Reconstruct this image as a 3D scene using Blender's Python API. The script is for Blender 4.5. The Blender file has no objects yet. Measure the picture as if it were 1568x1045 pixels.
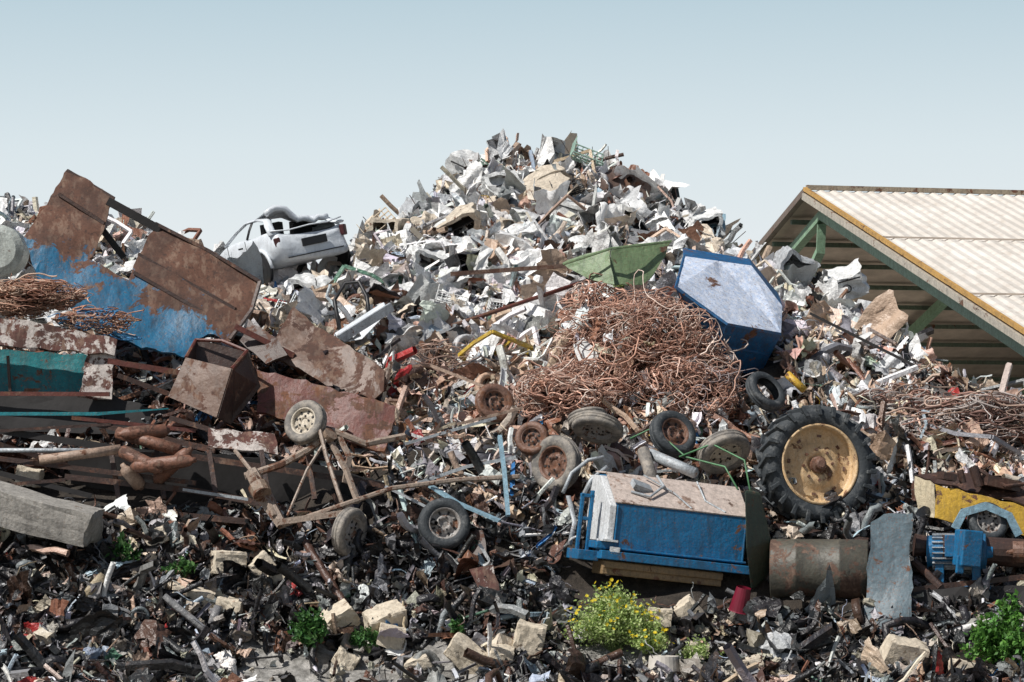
import bpy, bmesh, math, numpy as np
from mathutils import Vector, Matrix, Euler
rng=np.random.default_rng(21)
rad=math.radians
# ------------------------------------------------------------------ camera / survey helpers
F=1568*98/36.0; PITCH=rad(2.4); CZ=3.0
def W(px,py,d):
    u=(px-784)/F; v=-(py-522.5)/F
    y=math.cos(PITCH)-v*math.sin(PITCH); z=math.sin(PITCH)+v*math.cos(PITCH)
    k=d/y
    return Vector((u*k,-38+d,CZ+z*k))
# heap relief: z over distance, and ridge height over x
PD=np.array([30,35.5,36.6,37.5,39,40,41.5,43,46,49,51.5,53,55,58,62,70,80])
PZ=np.array([0,-.1,-.05,.25,1.25,2.07,3.0,4.02,5.17,6.46,7.84,9.0,9.3,8.5,6.5,1.0,-.1])
RP=np.array([[-300,6.2],[-100,7.2],[0,7.5],[150,7.1],[250,6.6],[330,6.0],[400,5.9],[540,6.0],[570,6.8],[620,7.3],[700,8.1],[760,8.65],[900,8.5],[1000,7.8],[1100,6.95],[1150,6.15],[1200,6.05],[1300,5.6],[1400,4.75],[1450,4.2],[1568,3.75],[1750,3.0],[2000,2.0],[2500,0]])
_rd=np.interp(RP[:,1],PZ[:12],PD[:12]); RX=(RP[:,0]-784)/F*_rd; RZ=RP[:,1]
RX=np.concatenate([[-24],RX]); RZ=np.concatenate([[0.0],RZ])
def n2(x,y,s,o=0):
    return (np.sin(x*s+1.3+o+1.7*np.sin(y*s*.8+o))+np.sin(y*s*1.2+2.1*o+1.5*np.sin(x*s*.9-o))+np.sin((x+y)*s*.7+o*3))/3
def H(x,y,bump=True):
    x=np.asarray(x,float); y=np.asarray(y,float)
    p=np.interp(y+38,PD,PZ); r=np.interp(x,RX,RZ)
    k=.35; h=-k*np.log(np.exp(-np.clip(p,-5,20)/k)+np.exp(-r/k))
    if bump:
        m=np.clip((p+.1)/1.0,0,1)
        h=h+m*(.17*n2(x,y,1.1)+.16*n2(x,y,2.6,1)+.11*n2(x,y,5.5,2)-.14*np.abs(n2(x,y,4.1,5)))
    return h
def hd(px,py):
    ds=np.arange(36,57,.05); a=W(px,py,1.0); 
    x=a.x*ds; z=CZ+(a.z-CZ)*ds; g=H(x,ds-38)-z
    i=np.argmax(g>0)
    if g[i]<=0: i=int(np.argmax(g))
    return float(ds[i])
def Q(px,py,off=0.0): return W(px,py,hd(px,py)-off)

# ------------------------------------------------------------------ materials
def newmat(name):
    m=bpy.data.materials.new(name); m.use_nodes=True
    nt=m.node_tree; b=nt.nodes['Principled BSDF']; return m,nt,b
def N(nt,t,**kw):
    n=nt.nodes.new(t)
    for k,v in kw.items():
        if k in n.inputs: n.inputs[k].default_value=v
        else: setattr(n,k,v)
    return n
def ramp(nt,fac,stops):
    r=nt.nodes.new('ShaderNodeValToRGB'); e=r.color_ramp.elements
    while len(e)>len(stops): e.remove(e[-1])
    while len(e)<len(stops): e.new(.5)
    for i,(p,c) in enumerate(stops):
        e[i].position=p; e[i].color=(*c,1) if len(c)==3 else c
    nt.links.new(fac,r.inputs[0]); return r
def mix(nt,f,a,b,mode='MIX'):
    m=nt.nodes.new('ShaderNodeMix'); m.data_type='RGBA'; m.blend_type=mode
    for s,v in ((m.inputs[0],f),(m.inputs[6],a),(m.inputs[7],b)):
        if isinstance(v,(float,int)): s.default_value=v
        elif isinstance(v,tuple): s.default_value=(*v,1)
        else: nt.links.new(v,s)
    return m.outputs[2]
def noise(nt,scale,detail=5,rough=.6,vec=None,stretch=None,dist=0):
    n=nt.nodes.new('ShaderNodeTexNoise'); n.inputs['Scale'].default_value=scale
    n.inputs['Detail'].default_value=detail; n.inputs['Roughness'].default_value=rough; n.inputs['Distortion'].default_value=dist
    if vec is None:
        g=nt.nodes.new('ShaderNodeNewGeometry'); vec=g.outputs['Position']
    if stretch:
        s=N(nt,'ShaderNodeVectorMath',operation='MULTIPLY'); nt.links.new(vec,s.inputs[0]); s.inputs[1].default_value=stretch; vec=s.outputs[0]
    nt.links.new(vec,n.inputs['Vector']); return n.outputs['Fac']
def bump(nt,b,h,st=.3,dist=.02,h2=None,d2=.05):
    n=nt.nodes.new('ShaderNodeBump'); n.inputs['Strength'].default_value=st; n.inputs['Distance'].default_value=dist
    nt.links.new(h,n.inputs['Height']); 
    if h2 is not None:
        n0=nt.nodes.new('ShaderNodeBump'); n0.inputs['Strength'].default_value=.6; n0.inputs['Distance'].default_value=d2
        nt.links.new(h2,n0.inputs['Height']); nt.links.new(n0.outputs[0],n.inputs['Normal'])
    nt.links.new(n.outputs[0],b.inputs['Normal'])
K0=(0,0,0); K1=(1,1,1)
RUST=(.17,.07,.035); DRUST=(.04,.022,.017); TANR=(.24,.16,.115)
def worn(name,col,rust=.3,rough=.5,metal=0.,sc=3.,axis=None,thr=0,soft=.5,col2=None,bst=.4,rustcol=RUST,grime=.55,chips=.8):
    """old paint: faded patches, rust blooms, run-off streaks, chips. axis: paint survives below a plane"""
    m,nt,b=newmat(name)
    f=noise(nt,sc,8,.72,dist=.4); f2=noise(nt,sc*7,6,.7); f3=noise(nt,sc*.8,4,.6); st=noise(nt,1,5,.65,stretch=(sc*4,sc*4,sc*.5)); f5=noise(nt,sc*20,3,.6)
    c2=col2 or tuple(min(1,c*.65) for c in col)
    paint=mix(nt,ramp(nt,f2,[(.35,K0),(.65,K1)]).outputs[0],col,c2)
    paint=mix(nt,ramp(nt,st,[(.45,K0),(.68,(grime,)*3)]).outputs[0],paint,tuple(c*.3+.02 for c in col))
    rc=ramp(nt,f2,[(.32,DRUST),(.5,rustcol),(.72,tuple(c*.6 for c in rustcol))]).outputs[0]
    rc=mix(nt,ramp(nt,st,[(.5,K0),(.62,(.75,)*3),(.7,K0)]).outputs[0],rc,TANR)
    rc=mix(nt,ramp(nt,f3,[(.42,K0),(.62,(.65,)*3)]).outputs[0],rc,DRUST)
    fac=f
    if axis is not None:
        g=nt.nodes.new('ShaderNodeNewGeometry'); d=N(nt,'ShaderNodeVectorMath',operation='DOT_PRODUCT')
        nt.links.new(g.outputs['Position'],d.inputs[0]); d.inputs[1].default_value=axis
        s=N(nt,'ShaderNodeMath',operation='MULTIPLY_ADD'); nt.links.new(d.outputs['Value'],s.inputs[0])
        s.inputs[1].default_value=soft; s.inputs[2].default_value=-thr*soft
        a=N(nt,'ShaderNodeMath',operation='ADD'); nt.links.new(s.outputs[0],a.inputs[0]); nt.links.new(f,a.inputs[1]); fac=a.outputs[0]
    e=max(.02,min(.95,.28+.44*(1-rust)))
    r=ramp(nt,fac,[(e,K0),(min(1,e+.03),K1)])
    c=mix(nt,r.outputs[0],paint,rc)
    c=mix(nt,ramp(nt,f5,[(.6,K0),(.67,(chips,)*3)]).outputs[0],c,rustcol)
    nt.links.new(c,b.inputs['Base Color']); b.inputs['Metallic'].default_value=metal
    rr=ramp(nt,r.outputs[0],[(0,(rough,)*3),(1,(.85,)*3)]); nt.links.new(rr.outputs[0],b.inputs['Roughness'])
    bump(nt,b,f2,bst,.02,f3,.05); return m
def plain(name,col,rough=.6,var=.35,sc=6,metal=0,bst=.3,dist=.02):
    m,nt,b=newmat(name); f=noise(nt,sc,8,.65)
    c=mix(nt,ramp(nt,f,[(.3,K0),(.7,K1)]).outputs[0],tuple(c*(1-var) for c in col),tuple(min(1,c*(1+var*.5)) for c in col))
    nt.links.new(c,b.inputs['Base Color']); b.inputs['Roughness'].default_value=rough; b.inputs['Metallic'].default_value=metal
    bump(nt,b,f,bst,dist); return m
def scrapmat():
    m,nt,b=newmat('scrap_mixed')
    a=nt.nodes.new('ShaderNodeAttribute'); a.attribute_name='Col'
    f=noise(nt,6,6,.7,dist=.5); f2=noise(nt,35,4,.6); f4=noise(nt,5.5,4,.6)
    c=mix(nt,ramp(nt,f,[(.56,K0),(.68,(.7,.7,.7))]).outputs[0],a.outputs['Color'],mix(nt,.6,a.outputs['Color'],(.15,.09,.06)))
    c=mix(nt,ramp(nt,f2,[(.3,(.4,.4,.4)),(.52,K0)]).outputs[0],c,mix(nt,.5,c,(.05,.042,.035)))
    nt.links.new(c,b.inputs['Base Color']); b.inputs['Roughness'].default_value=.42
    b.inputs['Metallic'].default_value=.0
    bump(nt,b,f2,.3,.015,f4,.10); return m
M_scrap=scrapmat()

# ------------------------------------------------------------------ mesh helpers
def link(o,parent=None):
    bpy.context.scene.collection.objects.link(o)
    if parent: o.parent=parent
    return o
def empty(name,loc=(0,0,0),rot=(0,0,0),sc=1):
    e=bpy.data.objects.new(name,None); e.location=loc; e.rotation_euler=rot; e.scale=(sc,)*3; e.empty_display_size=.2
    return link(e)
def mk(name,v,f,mat,parent=None,smooth=False,bevel=0,sub=0,solid=0):
    me=bpy.data.meshes.new(name); me.from_pydata([tuple(p) for p in v],[],[tuple(q) for q in f]); me.update()
    bm=bmesh.new(); bm.from_mesh(me); bmesh.ops.recalc_face_normals(bm,faces=bm.faces); bm.to_mesh(me); bm.free()
    o=bpy.data.objects.new(name,me); me.materials.append(mat)
    if smooth: me.shade_smooth()
    link(o,parent)
    if solid: s=o.modifiers.new('s','SOLIDIFY'); s.thickness=solid; s.offset=0
    if bevel: s=o.modifiers.new('b','BEVEL'); s.width=bevel; s.segments=2; s.limit_method='ANGLE'
    if sub: s=o.modifiers.new('u','SUBSURF'); s.levels=s.render_levels=sub
    return o
class G:
    def __init__(s): s.v=[]; s.f=[]
    def add(s,v,f):
        o=len(s.v); s.v+= [Vector(p) for p in v]; s.f+=[tuple(i+o for i in q) for q in f]; return s
    def box(s,c,size,rot=(0,0,0),taper=1.0):
        R=Euler(rot).to_matrix(); c=Vector(c); hx,hy,hz=[a/2 for a in size]
        v=[]
        for z in(-1,1):
            t=taper if z>0 else 1
            for x,y in((-1,-1),(1,-1),(1,1),(-1,1)): v.append(c+R@Vector((x*hx*t,y*hy*t,z*hz)))
        return s.add(v,[(3,2,1,0),(4,5,6,7),(0,1,5,4),(1,2,6,5),(2,3,7,6),(3,0,4,7)])
    def tube(s,path,r,n=8,cap=True,flat=1.0):
        P=[Vector(p) for p in path]; m=len(P); rs=r if isinstance(r,(list,tuple)) else [r]*m
        v=[];up=None
        for i in range(m):
            t=(P[min(i+1,m-1)]-P[max(i-1,0)]).normalized()
            if up is None: up=Vector((0,0,1)) if abs(t.z)<.9 else Vector((1,0,0))
            a=t.cross(up).normalized(); b=a.cross(t).normalized(); up=b
            for k in range(n):
                th=2*math.pi*(k+.5)/n; v.append(P[i]+a*math.cos(th)*rs[i]+b*math.sin(th)*rs[i]*flat)
        f=[(i*n+k,i*n+(k+1)%n,(i+1)*n+(k+1)%n,(i+1)*n+k) for i in range(m-1) for k in range(n)]
        if cap: f+=[tuple(range(n))[::-1],tuple((m-1)*n+k for k in range(n))]
        return s.add(v,f)
    def lathe(s,prof,n=40,c=(0,0,0),R=None,closed=False):
        c=Vector(c); R=R or Matrix.Identity(3); v=[]; m=len(prof)
        for r,y in prof:
            for k in range(n):
                th=2*math.pi*k/n; v.append(c+R@Vector((r*math.cos(th),y,r*math.sin(th))))
        f=[(i*n+k,i*n+(k+1)%n,(i+1)*n+(k+1)%n,(i+1)*n+k) for i in range(m-1) for k in range(n)]
        if closed: f+=[((m-1)*n+k,(m-1)*n+(k+1)%n,(k+1)%n,k) for k in range(n)]
        return s.add(v,f)
    def obj(s,name,mat,parent=None,**k): return mk(name,s.v,s.f,mat,parent,**k)
def rayplane(px,py,p0,n):
    c=Vector((0,-38,CZ)); d=W(px,py,1.0)-c; t=(p0-c).dot(n)/d.dot(n); return c+d*t
def plate(name,poly,anchor,n,mat,parent=None,th=.03,dent=.04,cuts=4,seed=0):
    """flat dented steel plate lying in the plane (anchor, n)"""
    n=Vector(n).normalized(); pts=[rayplane(x,y,anchor,n) for x,y in poly]
    bm=bmesh.new(); vs=[bm.verts.new(p) for p in pts]; fc=bm.faces.new(vs)
    bmesh.ops.triangulate(bm,faces=[fc])
    for _ in range(cuts):
        es=[e for e in bm.edges if e.calc_length()>.18]
        if not es: break
        bmesh.ops.subdivide_edges(bm,edges=es,cuts=1,use_grid_fill=False)
        bmesh.ops.triangulate(bm,faces=[f for f in bm.faces if len(f.verts)>3])
    for v in bm.verts:
        x,y,z=v.co
        v.co+=n*dent*float(n2(x+seed,z+y,2.1,seed)+.5*n2(x,z,5.3,seed+1))
        if v.is_boundary: v.co+=Vector((math.sin(x*17+z*9+seed)+.6*math.sin(x*41+z*33),0,math.sin(x*11-z*23+seed)+.6*math.sin(z*47-x*29)))*.014
    me=bpy.data.meshes.new(name); bm.to_mesh(me); bm.free(); me.materials.append(mat)
    o=link(bpy.data.objects.new(name,me),parent)
    s=o.modifiers.new('s','SOLIDIFY'); s.thickness=th; s.offset=0
    return o
def hull(name,pts,mat,parent=None,mat_top=None,bevel=.02,topn=.5,toward=(0,0,1)):
    bm=bmesh.new()
    for p in pts: bm.verts.new(p)
    r=bmesh.ops.convex_hull(bm,input=bm.verts)
    bmesh.ops.delete(bm,geom=[g for g in r['geom_interior'] if isinstance(g,bmesh.types.BMVert)],context='VERTS')
    bmesh.ops.dissolve_limit(bm,angle_limit=rad(6),verts=bm.verts,edges=bm.edges)
    bmesh.ops.recalc_face_normals(bm,faces=bm.faces)
    me=bpy.data.meshes.new(name); me.materials.append(mat)
    if mat_top:
        me.materials.append(mat_top)
        for f in bm.faces:
            if f.normal.dot(Vector(toward))>topn: f.material_index=1
    bm.to_mesh(me); bm.free(); o=link(bpy.data.objects.new(name,me),parent)
    if bevel: s=o.modifiers.new('b','BEVEL'); s.width=bevel; s.segments=2
    return o

# ------------------------------------------------------------------ bulk mesh (numpy)
class Bulk:
    def __init__(s): s.V=[];s.L=[];s.T=[];s.C=[];s.n=0
    def add(s,tv,tf,R,scale,loc,col):
        tv=np.asarray(tv,float); n=len(loc); k=len(tv)
        if n==0: return
        sc=scale if scale.ndim==2 else scale[:,None]
        v=np.einsum('nij,nkj->nki',R,tv[None]*sc[:,None,:])+loc[:,None,:]
        s.V.append(v.reshape(-1,3)); s.C.append(np.repeat(col,k,axis=0))
        li=np.array([i for f in tf for i in f]); lt=np.array([len(f) for f in tf])
        s.L.append((li[None]+(np.arange(n)*k)[:,None]+s.n).ravel()); s.T.append(np.tile(lt,n)); s.n+=n*k
    def obj(s,name,mat,parent=None,smooth=False):
        V=np.concatenate(s.V);L=np.concatenate(s.L);T=np.concatenate(s.T);C=np.concatenate(s.C)
        me=bpy.data.meshes.new(name); me.vertices.add(len(V)); me.vertices.foreach_set('co',V.astype(np.float32).ravel())
        me.loops.add(len(L)); me.loops.foreach_set('vertex_index',L.astype(np.int32))
        me.polygons.add(len(T)); st=np.concatenate([[0],np.cumsum(T)[:-1]])
        me.polygons.foreach_set('loop_start',st.astype(np.int32))
        me.update(calc_edges=True)
        a=me.color_attributes.new(name='Col',type='FLOAT_COLOR',domain='POINT')
        c4=np.concatenate([C,np.ones((len(C),1))],1); a.data.foreach_set('color',c4.astype(np.float32).ravel())
        me.polygons.foreach_set('use_smooth',np.full(len(T),smooth)); me.materials.append(mat); me.validate()
        return link(bpy.data.objects.new(name,me),parent)
def rotmats(n,tilt=.6,slope=.6):
    def rx(a): c,s=np.cos(a),np.sin(a);z=0*a;o=z+1;return np.stack([o,z,z,z,c,-s,z,s,c],1).reshape(-1,3,3)
    def ry(a): c,s=np.cos(a),np.sin(a);z=0*a;o=z+1;return np.stack([c,z,s,z,o,z,-s,z,c],1).reshape(-1,3,3)
    def rz(a): c,s=np.cos(a),np.sin(a);z=0*a;o=z+1;return np.stack([c,-s,z,s,c,z,z,z,o],1).reshape(-1,3,3)
    return rx(np.full(n,slope))@rx(rng.normal(0,tilt,n))@ry(rng.normal(0,tilt,n))@rz(rng.uniform(0,6.283,n))
def grid(nu,nv): return [(i*nv+j,i*nv+j+1,(i+1)*nv+j+1,(i+1)*nv+j) for i in range(nu-1) for j in range(nv-1)]
def t_sheet(n=6,k0=1.3,jit=.035):
    a=rng.uniform(.3,1); v=[]
    cr=[(rng.uniform(0,6.28),rng.uniform(-.3,.3),rng.uniform(.2,k0)*rng.choice([-1,1])) for _ in range(3)]
    cu=rng.uniform(-1.2,1.2)
    for i in range(n):
        for j in range(n):
            x=i/(n-1)-.5; y=(j/(n-1)-.5)*a; z=cu*x*x
            for th,c,k in cr: z+=k*max(0,(x*math.cos(th)+y*math.sin(th))-c)
            v.append((x+rng.normal(0,.03),y+rng.normal(0,.03),z+rng.normal(0,jit)))
    v=np.array(v); v-=v.mean(0); return v,grid(n,n)
def t_crump(n=12):
    """crushed thin-wall panel: rolling dents, torn outline, smooth shaded"""
    a=rng.uniform(.45,1.1); v=[]; W_=[(rng.normal(0,7),rng.normal(0,7),rng.uniform(0,6.3),rng.uniform(.02,.075)) for _ in range(6)]; cu=rng.uniform(-1.3,1.3); cv=rng.uniform(-1,1)
    fx=rng.uniform(-.4,.4); fk=rng.uniform(-2,2)
    o=rng.uniform(0,6.3,4)
    for i in range(n):
        for j in range(n):
            x=i/(n-1)-.5; y=(j/(n-1)-.5)*a
            z=cu*x*x+cv*y*y+fk*max(0,x-fx)
            for p,q,ph,am in W_: z+=am*math.sin(p*x+q*y+ph)
            e=1+.12*math.sin(6*math.atan2(y,x)+o[0])+.08*math.sin(11*math.atan2(y,x)+o[1]) if max(abs(x),abs(y)/a)>.4 else 1
            v.append((x*e+rng.normal(0,.012),y*e+rng.normal(0,.012),z+rng.normal(0,.012)))
    v=np.array(v); v-=v.mean(0); return v,grid(n,n)
def t_curl():
    n=8; v=[]; r=rng.uniform(.15,.6); L=rng.uniform(.5,1.1); ph=rng.uniform(-.3,.3)
    for i in range(n):
        for j in range(n):
            s=(i/(n-1)-.5); t=(j/(n-1)-.5); th=s/r*.8; rr=r*(1+.25*t*ph*4)
            v.append((rr*math.sin(th)+rng.normal(0,.012),t*L+rng.normal(0,.012),rr*math.cos(th)+.12*math.sin(t*7+s*5)+rng.normal(0,.012)))
    v=np.array(v); v-=v.mean(0); return v,grid(n,n)
def path(n,bend):
    p=np.zeros(3); d=np.array([1.,0,0]); out=[p.copy()]
    for _ in range(n): 
        d=d+rng.normal(0,bend,3); d/=np.linalg.norm(d); p=p+d/n; out.append(p.copy())
    out=np.array(out); return out-out.mean(0)
def t_strip():
    P=path(7,rng.choice([.05,.25,.5])); w=rng.uniform(.02,.06); prof=[(-w,0),(0,rng.choice([0,w])),(w,0),]
    if rng.random()<.4: prof=[(-w,w),(-w,0),(w,0),(w,w)]
    tw=rng.normal(0,.15); v=[]
    for i,p in enumerate(P):
        for a,b in prof:
            c,s=math.cos(tw*i),math.sin(tw*i); v.append((p[0],p[1]+a*c-b*s,p[2]+a*s+b*c))
    return np.array(v),grid(len(P),len(prof))
def t_tube(r=None,n=5,seg=6,bend=None):
    P=path(seg,bend if bend is not None else rng.choice([.03,.2,.4])); r=r or rng.uniform(.012,.05)
    g=G().tube(P,r,n,cap=False); return np.array([tuple(q) for q in g.v]),g.f
def t_box(j=.08,openbox=False):
    bm=bmesh.new(); bmesh.ops.create_cube(bm,size=1); bmesh.ops.subdivide_edges(bm,edges=bm.edges,cuts=2,use_grid_fill=True)
    if openbox: bmesh.ops.delete(bm,geom=[f for f in bm.faces if f.calc_center_median().z>.49],context='FACES_ONLY')
    bm.verts.ensure_lookup_table(); v=np.array([tuple(a.co) for a in bm.verts]); f=[tuple(a.index for a in q.verts) for q in bm.faces]; bm.free()
    v=v*np.array([1,rng.uniform(.4,.9),rng.uniform(.25,.8)])+rng.normal(0,j,v.shape)
    th=rng.uniform(-.5,.5); v[:,2]+=th*v[:,0]*np.abs(v[:,0]); return v,f
def t_frame():
    a=rng.uniform(.35,.8); g=G(); w=rng.uniform(.02,.04); c=[Vector((-.5,-a/2,rng.normal(0,.08))),Vector((.5,-a/2,rng.normal(0,.08))),Vector((.5,a/2,rng.normal(0,.1))),Vector((-.5,a/2,rng.normal(0,.1)))]
    for i in range(4):
        p,q=c[i],c[(i+1)%4]; g.tube([p,(p+q)/2+Vector(rng.normal(0,.04,3)),q],w,4)
    if rng.random()<.6: g.tube([(c[0]+c[1])/2,(c[2]+c[3])/2],w*.7,4)
    return np.array([tuple(q) for q in g.v]),g.f
def t_can():
    g=G().lathe([(.02,-.5),(.3,-.5),(.3,-.2),(.28,.1),(.3,.5),(.22,.5),(.2,.35),(.02,.35)],10); v=np.array([tuple(q) for q in g.v]); v+=rng.normal(0,.03,v.shape); return v,g.f
def t_ring():
    g=G().lathe([(.5,-.12),(.5,.12),(.42,.14),(.3,.1),(.3,-.1),(.42,-.14)],16,closed=True); return np.array([tuple(q) for q in g.v]),g.f
def t_crate():
    g=G(); n=7
    for i in range(n):
        t=i/(n-1)-.5
        g.box((t,0,0),(.03,.62,.03)); 
        if i<5: g.box((0,(i/4-.5)*.6,0.02),(1,.03,.03))
    for z in (.12,.24,.36): g.box((0,-.31,z),(1,.02,.05)); g.box((-.5,0,z),(.02,.62,.05))
    for i in range(n): g.box((i/(n-1)-.5,-.32,.2),(.03,.02,.4))
    return np.array([tuple(q) for q in g.v]),g.f
TS=[t_sheet() for _ in range(26)]; TL=[t_sheet(9,1.6,.022) for _ in range(20)]; TQ=[t_curl() for _ in range(16)]; TX=[t_crump() for _ in range(22)]
TT=[t_strip() for _ in range(24)]; TU=[t_tube() for _ in range(14)]; TF=[t_frame() for _ in range(8)]
TB=[t_box() for _ in range(12)]; TBB=[t_box(.05) for _ in range(10)]; TO=[t_box(.07,True) for _ in range(10)]; TK=[t_box(.14) for _ in range(10)]; TC=[t_can() for _ in range(3)]; TR=[t_ring()]; TG=[t_crate()]
TW=[t_tube(r=.009,n=3,seg=16,bend=.45) for _ in range(16)]
PAL=dict(white=(.81,.81,.80),lg=(.57,.58,.59),beige=(.65,.56,.45),tan=(.47,.345,.255),pink=(.57,.38,.29),rust=(.23,.105,.065),drust=(.085,.045,.032),gray=(.21,.215,.225),dark=(.022,.022,.024),pblue=(.38,.47,.54),blue=(.03,.16,.38),green=(.1,.2,.14),yellow=(.6,.4,.05),red=(.33,.03,.03))
KEYS=list(PAL); PC=np.array([PAL[k] for k in KEYS])
def pw(**k): a=np.array([k.get(q,0) for q in KEYS],float); return a/a.sum()
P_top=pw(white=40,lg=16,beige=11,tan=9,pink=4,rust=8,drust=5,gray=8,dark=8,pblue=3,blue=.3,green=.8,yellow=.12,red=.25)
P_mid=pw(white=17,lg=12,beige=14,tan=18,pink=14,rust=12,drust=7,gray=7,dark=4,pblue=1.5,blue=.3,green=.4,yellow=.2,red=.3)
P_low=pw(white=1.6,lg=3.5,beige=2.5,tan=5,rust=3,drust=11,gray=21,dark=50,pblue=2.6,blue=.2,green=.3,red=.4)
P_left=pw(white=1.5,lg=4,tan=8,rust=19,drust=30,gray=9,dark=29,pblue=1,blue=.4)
P_big=pw(white=56,lg=16,beige=13,tan=5,pblue=3,gray=4,rust=3)
def bigcol(loc):
    idx=rng.choice(len(KEYS),len(loc),p=P_big); return np.clip(PC[idx]*rng.uniform(.75,1.08,(len(loc),1)),.01,.86)
def gravel(loc):
    return np.clip(np.array([.42,.38,.32])*rng.uniform(.35,1.2,(len(loc),1))*(1+rng.normal(0,.05,(len(loc),3))),.02,.8)
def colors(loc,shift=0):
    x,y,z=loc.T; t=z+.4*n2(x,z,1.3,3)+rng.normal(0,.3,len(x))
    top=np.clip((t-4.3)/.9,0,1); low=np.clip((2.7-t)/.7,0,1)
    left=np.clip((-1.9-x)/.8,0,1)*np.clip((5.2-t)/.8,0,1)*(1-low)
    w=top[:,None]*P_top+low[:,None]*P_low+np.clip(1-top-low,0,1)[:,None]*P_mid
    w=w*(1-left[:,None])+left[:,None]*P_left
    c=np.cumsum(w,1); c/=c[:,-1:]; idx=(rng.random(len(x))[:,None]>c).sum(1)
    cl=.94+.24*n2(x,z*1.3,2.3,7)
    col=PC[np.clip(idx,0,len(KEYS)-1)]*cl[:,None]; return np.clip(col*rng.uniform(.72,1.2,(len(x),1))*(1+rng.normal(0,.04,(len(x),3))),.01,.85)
def wx(px,d): return (px-784)/F*d
EXC=[(wx(860,39),wx(1190,39),.9,2.9,1.55),(wx(1180,39),wx(1335,39),.9,2.2,1.1),(wx(1030,44),wx(1200,44),3.9,5.8,6.9),(wx(-50,42),wx(600,42),2.2,4.6,3.2),(wx(880,38.5),wx(1020,38.5),.2,1.1,.6)]
def clearing(loc):
    k=np.ones(len(loc),bool); x,y,z=loc.T
    for a,b,c,d,ym in EXC: k&=~((x>a)&(x<b)&(z>c)&(z<d)&(y<ym))
    # bare earth showing at the foot of the heap
    k&=~((x>wx(360,37.5))&(x<wx(740,37.5))&(z<.42+.14*np.sin(x*5))&(rng.random(len(x))<.86))
    return k
def sample(n,x0=-12,x1=12,d0=36.2,d1=56):
    x=rng.uniform(x0,x1,n*3); d=rng.uniform(d0,d1,n*3); y=d-38
    gx=(H(x+.1,y)-H(x-.1,y))/.2; gy=(H(x,y+.1)-H(x,y-.1))/.2
    k=rng.random(n*3)<np.sqrt(1+gx**2+gy**2)/2.4; x=x[k][:n];y=y[k][:n]
    return np.stack([x,y,H(x,y)],1)
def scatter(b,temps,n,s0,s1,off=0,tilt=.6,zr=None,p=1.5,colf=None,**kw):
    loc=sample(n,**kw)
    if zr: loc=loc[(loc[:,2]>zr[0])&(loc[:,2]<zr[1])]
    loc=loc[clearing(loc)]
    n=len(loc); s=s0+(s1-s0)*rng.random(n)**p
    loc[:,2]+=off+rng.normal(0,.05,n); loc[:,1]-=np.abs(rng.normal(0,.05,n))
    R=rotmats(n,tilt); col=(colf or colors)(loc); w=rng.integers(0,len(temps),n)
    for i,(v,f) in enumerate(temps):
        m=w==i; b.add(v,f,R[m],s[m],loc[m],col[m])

# ------------------------------------------------------------------ terrain
heap=empty('scrap_heap')
xs=np.linspace(-26,26,330); ys=np.concatenate([np.linspace(-5,18,260),np.linspace(18.3,44,50)])
X,Y=np.meshgrid(xs,ys,indexing='ij'); Z=H(X,Y); 
Z=np.where(Z<0.03,-.06+0*Z,Z)
v=np.stack([X,Y,Z-.03],-1).reshape(-1,3); nu,nv=X.shape
bt=Bulk()
i,j=np.meshgrid(np.arange(nu-1),np.arange(nv-1),indexing='ij'); a=(i*nv+j).ravel()
bt.V=[v]; bt.C=[np.full((len(v),3),.1)]; bt.L=[np.stack([a,a+nv,a+nv+1,a+1],1).ravel()]; bt.T=[np.full(len(a),4)]
m,nt,b=newmat('heap_dirt_gapshade'); f=noise(nt,5,8,.7); g=nt.nodes.new('ShaderNodeNewGeometry'); sp=nt.nodes.new('ShaderNodeSeparateXYZ'); nt.links.new(g.outputs['Position'],sp.inputs[0])
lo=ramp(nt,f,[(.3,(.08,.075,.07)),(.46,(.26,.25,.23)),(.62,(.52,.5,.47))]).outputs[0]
hi=ramp(nt,f,[(.3,(.015,.012,.01)),(.7,(.07,.055,.042))]).outputs[0]  # dark brown puts the shadow gaps between scrap into the colour
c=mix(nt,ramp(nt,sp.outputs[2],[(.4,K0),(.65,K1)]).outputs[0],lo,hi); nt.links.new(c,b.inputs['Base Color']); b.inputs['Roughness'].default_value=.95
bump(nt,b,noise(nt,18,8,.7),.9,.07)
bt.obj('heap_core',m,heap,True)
gm=plain('ground_dirt',(.2,.17,.13),.95,.4,1.2)
mk('ground',[(-600,-300,-.03),(600,-300,-.03),(600,1500,-.03),(-600,1500,-.03)],[(0,1,2,3)],gm)

# ------------------------------------------------------------------ scrap masses
b=Bulk(); up=(4.3,12)
scatter(b,TBB,190,.4,.8,.08,.6,zr=(4.9,12),colf=bigcol,p=1.2)
scatter(b,TO,230,.45,.9,.12,.8,zr=(4.9,12),colf=bigcol,p=1.2)
scatter(b,TL,450,.4,.9,.1,.6,zr=up,colf=bigcol)
scatter(b,TL,550,.35,.7,.06,.5,zr=up)
scatter(b,TB,500,.25,.6,.02,.6,zr=up)
scatter(b,TO,700,.3,.7,.06,.8,zr=up)
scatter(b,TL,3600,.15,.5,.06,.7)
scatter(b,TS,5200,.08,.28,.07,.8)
scatter(b,TBB,1000,.12,.42,.05,.7)
scatter(b,TO,1300,.12,.45,.05,.8)
scatter(b,TC,500,.12,.35,.05,.8)
scatter(b,TG,130,.35,.6,.1,.5,zr=up)
scatter(b,TF,340,.5,1.2,.1,.5,zr=(2.6,12))
b.obj('sheet_scrap',M_scrap,heap)
b=Bulk()
scatter(b,TX,1000,.4,1.05,.12,.65,zr=up,colf=bigcol)
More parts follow.
